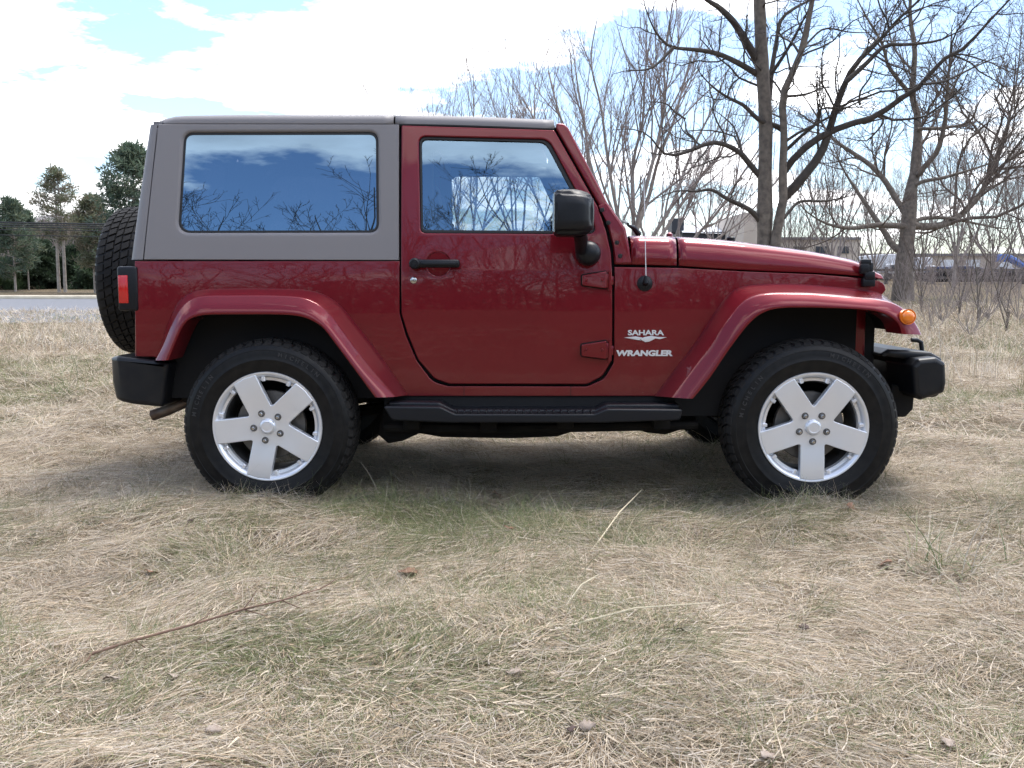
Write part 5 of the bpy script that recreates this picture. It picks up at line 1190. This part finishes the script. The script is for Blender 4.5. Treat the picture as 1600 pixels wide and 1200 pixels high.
# fence
fn = thing('rail_fence', base_of(1480, 46), 'dark wooden post and rail fence in front of the trailers at right', 'fence')
for py in (422, 434, 445.5):
    b = MB(); q0 = P(1345, py, 46); q1 = P(1640, py, 46); b.box((q0.x, 45.96, q0.z - .07), (q1.x, 46.0, q0.z + .07)); b.done('rail', M['wood'], fn)
for k in range(9):
    px = 1350 + k * 36; q = P(px, 417, 46); b = MB(); b.box((q.x - .08, 46.003, T(q.x, 46) - .3), (q.x + .08, 46.16, q.z), .01); b.done('post', M['wood'], fn)
# trailer, containers, vans
t1 = thing('flatbed_trailer', base_of(1530, 50), 'dark red-brown flatbed trailer loaded with blue covered crates behind the fence', 'trailer')
pbox('bed', 1456, 1625, 425, 446, 50, 2.4, M['rust'], t1, .05)
for x0, x1, y0 in ((1462, 1485, 416), (1498, 1524, 415), (1528, 1546, 418), (1560, 1600, 419)): pbox('covered_load', x0, x1, y0, 427, 50.2, 1.6, M['tarp'], t1, .12)
for x in (1475, 1490, 1590, 1605):
    q = P(x, 449, 50); b = MB(); b.lathe([(0, -.15), (.2, -.15), (.36, -.12), (.40, -.05), (.40, .1), (.2, .13), (0, .13)], 'y', 20, (q.x, 50.0, T(q.x, 50) + .38)); b.done('wheel', M['tyre'], t1)
def van(px0, px1, py0, Y, label):
    p = base_of((px0 + px1) / 2, Y); o = thing('box_van', p, label, 'van'); z = p[2]; x0 = P(px0, 440, Y).x; x1 = P(px1, 440, Y).x; z1 = P(px0, py0, Y).z
    b = MB(); b.box((x0, Y, z + .45), (x1, Y + 4.5, z1), .08); b.done('cargo_box', M['whitewall'], o)
    b = MB(); b.box((x0 + .1, Y - .9, z + .4), (x1 - .1, Y + .05, lerp(z, z1, .62)), .12); b.done('cab', M['whitewall'], o)
    b = MB(); b.box((x0 + .2, Y - .93, lerp(z, z1, .42)), (x1 - .2, Y - .8, lerp(z, z1, .58)), .03); b.done('windscreen', M['pane'], o)
    for s in (x0 + .25, x1 - .25):
        b = MB(); b.lathe([(0, -.12), (.3, -.12), (.38, -.08), (.38, .08), (.3, .12), (0, .12)], 'x', 18, (s, Y - .3, z + .37)); b.done('wheel', M['tyre'], o)
van(1378, 1408, 397, 54, 'white box van left of the spreading tree trunk, behind the fence'); van(1432, 1456, 402, 56, 'white box van right of the spreading tree trunk, behind the fence')
bl = thing('boom_lift', base_of(1590, 53), 'bright blue boom lift arm above the trailer at the right edge', 'lift')
b = MB(); b.tube([P(1566, 402, 53), P(1576, 403, 53), P(1600, 416, 53), P(1645, 440, 53)], [.18, .22, .24, .26], 8); b.done('arm', M['blue'], bl)
q = P(1650, 445, 53); b = MB(); b.box((q.x - 1.4, 52.2, q.z - .9), (q.x + 1.2, 53.8, q.z + .2), .1); b.done('base', M['blue'], bl)
q = P(1568, 404, 53); b = MB(); b.box((q.x - .35, 52.6, q.z - .2), (q.x + .05, 53.4, q.z + .25), .04); b.done('platform', M['blue'], bl)
# utility poles and wires over the road
for px, lab in ((-260, 'wooden utility pole left of the picture'), (420, 'wooden utility pole hidden behind the car')):
    p = P(px, 445, 30); o = thing('utility_pole', (p.x, 30, T(p.x, 30)), lab, 'utility pole'); zt_ = P(px, 330, 30).z
    b = MB(); b.tube([(p.x, 30, T(p.x, 30) - .5), (p.x, 30, zt_)], [.15, .11], 12); b.done('pole', M['wood'], o)
    b = MB(); b.box((p.x - .05, 29.2, zt_ - .4), (p.x + .05, 30.8, zt_ - .25)); b.done('crossarm', M['wood'], o)
for i, (ya, yb, r, lab) in enumerate(((343, 350, .030, 'uppermost thick black cable across the pines at left'), (346.5, 353, .022, 'second black cable from the top at left'), (350, 356, .022, 'third black cable from the top at left'), (355.5, 359, .016, 'fourth, thinner black cable at left'), (363, 369, .016, 'lowest black cable at left, hanging apart from the others'))):
    pts = []
    for k in range(25):
        u = k / 24; px = lerp(-260, 420, u); py = lerp(ya - 2, yb + 3, u) + 3 * (1 - (2 * u - 1) ** 2) - 1; pts.append(P(px, py, 29.3 + i * .3))
    b = MB(); b.tube(pts, r, 6); tag(b.done('power_cable', M['seal'], None), lab, 'cable', 'power cables at left')
# far wood closing the view
def wood(name, x0, x1, y, h0, h1, n, seed, mt, under=0):
    r_ = np.random.default_rng(seed); xs = r_.uniform(x0, x1, n); P_ = np.zeros((n, 8, 3)); H = r_.uniform(h0, h1, n); ys = y + r_.uniform(-6, 6, n)
    for k in range(8): P_[:, k] = np.stack([xs + r_.normal(0, .1, n) * k, ys, terr(xs, ys) + H * k / 7], -1)
    Rr = np.linspace(.11, .03, 8)[None] * np.ones((n, 1)); out = [tubes(P_, Rr, 5)]
    for per, nn in ((9, 5), (6, 4), (3, 3)):
        P_, Rr = spawn(P_, Rr, per, nn, r_, .2, (25, 55), (.3, .5), .15, .15, .6, .35, .016); out.append(tubes(P_, Rr, 3))
    if under:
        xs = r_.uniform(x0, x1, under); ys = y + 8 + r_.uniform(-5, 5, under); H = r_.uniform(1.5, 5, under); Q_ = np.zeros((under, 5, 3))
        for k in range(5): Q_[:, k] = np.stack([xs + r_.normal(0, .25, under) * k, ys + r_.normal(0, .2, under) * k, terr(xs, ys) + H * k / 4], -1)
        q_r = np.linspace(.07, .03, 5)[None] * np.ones((under, 1)); out.append(tubes(Q_, q_r, 4))
        for per, nn in ((10, 4), (7, 3)):
            Q_, q_r = spawn(Q_, q_r, per, nn, r_, .05, (30, 75), (.35, .6), .15, .2, .7, .5, .028); out.append(tubes(Q_, q_r, 3))
    v, f = cat(out); return tag(mesh_np(name, v, f, mt), kind='stuff')
wood('distant_wood', -60, 75, 98, 4.0, 6.5, 110, 201, M['twig'])
wood('wood_across_the_field', -60, 60, -46, 11.0, 17.0, 130, 202, M['bark_dark'], 420)

# ================================================================== SMALL THINGS IN THE GRASS
tuft('grass_tuft', 1490, 890, 150, .12, .34, .09, .006, 'large pale and green grass tuft right of the front wheel in the foreground', (.1, .9), (.4, 1.5), .35)
tuft('grass_tuft', 1215, 855, 26, .14, .26, .05, .005, 'sparse upright straw tuft below the front wheel', (.0, .5), (.1, .6), .05)
tuft('grass_tuft', 1460, 520, 60, .5, 1.15, .16, .008, 'tall pale dead grass standing just behind the front bumper', (.02, .35), (.05, .5), 0, depth=9.5)
tuft('grass_tuft', 1530, 540, 50, .3, .8, .25, .008, 'tall pale dead grass under the thin sapling at the right edge', (.02, .4), (.1, .6), 0, depth=10.5)
tuft('grass_tuft', 1330, 700, 40, .4, .9, .4, .008, 'dead grass standing beyond the front wheel', (.02, .4), (.1, .6), .0, depth=15)
tuft('grass_tuft', 75, 520, 45, .35, .85, .18, .009, 'wispy pale dead grass standing before the road at left', (.02, .35), (.05, .5), 0, depth=14)
tuft('grass_tuft', 125, 520, 35, .3, .7, .2, .009, 'wispy pale dead grass just left of the spare wheel', (.02, .35), (.05, .5), 0, depth=15)
tuft('grass_tuft', 50, 545, 70, .12, .3, .12, .006, 'matted straw clump at the left edge behind the car', (.2, 1.0), (.3, 1.2), 0, depth=9.5)
for i, (px, Y) in enumerate(((560, -1.02), (440, -1.05), (350, -1.04), (1290, -1.03), (1365, -1.0), (1175, -1.0))):
    pass
def gp(px, py, h=.05):
    d = ray(px, py); p = CAM + d * ((h - CAM.z) / d.z)
    for _ in range(4): p = CAM + d * ((T(p.x, p.y) + h - CAM.z) / d.z)
    return p
M['leaf'] = mat('dead_leaf', (.22, .12, .07), .8, noise=(.13, .07, .045), nscale=60); M['leaf_pale'] = mat('pale_dead_leaf', (.34, .28, .23), .8, noise=(.20, .15, .12), nscale=60); M['leaf_dark'] = mat('dark_dead_leaf', (.06, .035, .03), .8)
def leaf(px, py, size, mt, label, seed):
    r_ = np.random.default_rng(seed); size *= .85; p = gp(px, py, .05); bm = bmesh.new(); n = 9; rows = []
    for i in range(n):
        u = i / (n - 1); w_ = (math.sin(math.pi * u ** .8) * .22 + .015) * (1 + .9 * (i % 2)) * size * (1.5 if mt is M['leaf'] else 1); x = (u - .5) * size
        c = r_.uniform(.1, .6); rows.append([Vector((x, -w_, .35 * c * w_ + .1 * size * math.sin(u * 5))), Vector((x, 0, .12 * size * math.sin(u * 4))), Vector((x, w_, .55 * c * w_ + .1 * size * math.sin(u * 5 + 1)))])
    g = [[bm.verts.new(q) for q in r] for r in rows]
    for a, b_ in zip(g, g[1:]):
        for j in range(2): bm.faces.new((a[j], a[j + 1], b_[j + 1], b_[j]))
    bmesh.ops.transform(bm, matrix=Matrix.Translation(p) @ Euler((r_.uniform(-.5, .6), r_.uniform(-.5, .5), r_.uniform(0, 6.3))).to_matrix().to_4x4(), verts=bm.verts)
    o = finish(bm, 'fallen_leaf', mt, None, 180); m = o.modifiers.new('thick', 'SOLIDIFY'); m.thickness = .001
    return tag(o, label, 'leaf', 'fallen leaves in the grass')
for i, a in enumerate(((636, 894, .085, 'leaf', 'large brown leaf lying on straw in the middle of the foreground'), (805, 1050, .06, 'leaf_pale', 'pale curled leaf low in the middle of the foreground'), (918, 1134, .045, 'leaf_pale', 'pale leaf standing on edge at the bottom, right of the middle'), (893, 1138, .035, 'leaf_dark', 'dark brown leaf beside the pale upright leaf at the bottom'), (174, 1060, .05, 'leaf_pale', 'whitish leaf just under the left end of the fallen twig'), (270, 1056, .05, 'leaf_pale', 'whitish crumpled leaf below the middle of the fallen twig'), (334, 1140, .05, 'leaf_pale', 'half white leaf in green grass at the lower left'), (778, 774, .07, 'leaf', 'tan leaf lying below the side step'), (1382, 880, .06, 'leaf', 'orange-brown leaf beside the large green tuft'), (1480, 1160, .05, 'leaf_pale', 'pale leaf in the lower right corner'), (1256, 980, .035, 'leaf_dark', 'small dark leaf in the right foreground'), (1066, 985, .035, 'leaf_dark', 'small dark leaf in the foreground under the front wheel arch'), (998, 912, .035, 'leaf_pale', 'small pale leaf left of the upright straw tuft'), (236, 894, .045, 'leaf', 'reddish leaf below the rear wheel'), (298, 813, .04, 'leaf_dark', 'dark leaf just below the rear tyre'), (795, 825, .05, 'leaf', 'tan leaf below the side step, nearer the camera'), (1330, 792, .05, 'leaf', 'tan leaf under the front tyre'), (1200, 1180, .045, 'leaf_pale', 'pale leaf at the very bottom right of the middle'))):
    leaf(a[0], a[1], a[2], M[a[3]], a[4], 300 + i)
b = MB(); tp = [gp(x, y, h) for x, y, h in ((142, 1022, .05), (210, 1000, .07), (300, 976, .085), (380, 952, .09), (440, 938, .095), (500, 920, .10))]; b.tube(tp, [.004, .0038, .0034, .003, .0025, .0015], 7)
for i, (a, dx, dz) in enumerate(((2, .05, .03), (3, .06, -.03), (3, .03, .045), (4, .07, .02), (4, .05, -.035), (5, .04, .02), (1, .03, -.04))): b.tube([tp[a], tp[a] + Vector((dx * .6, .01, dz * .5)), tp[a] + Vector((dx, .03, dz))], [.002, .0016, .001], 5)
b.tube([tp[0], tp[0] + Vector((-.005, -.06, -.02)), tp[0] + Vector((.0, -.12, -.04))], [.004, .003, .002], 6)
tag(b.done('fallen_twig', mat('red_twig', (.20, .12, .085), .8, noise=(.12, .07, .05), nscale=30), None), 'long thin reddish twig lying on the grass in the left foreground', 'twig')
for i, (x0, y0, x1, y1, lab) in enumerate(((925, 860, 1003, 765, 'long pale straw stalk slanting up below the door hinge side'), (882, 950, 935, 898, 'pale straw stalk lying left of the upright tuft, upper one'), (880, 980, 1110, 942, 'longest pale straw stalk lying across the middle foreground'))):
    b = MB(); a = gp(x0, y0, .03); d = gp(x1, y1, .12); b.tube([a, a.lerp(d, .5) + Vector((0, 0, .02)), d], [.003, .0025, .0012], 5)
    tag(b.done('straw_stalk', mat('straw_stalk', (.62, .54, .38), .6) if i == 0 else bpy.data.materials['straw_stalk'], None), lab, 'stalk', 'loose straw stalks')
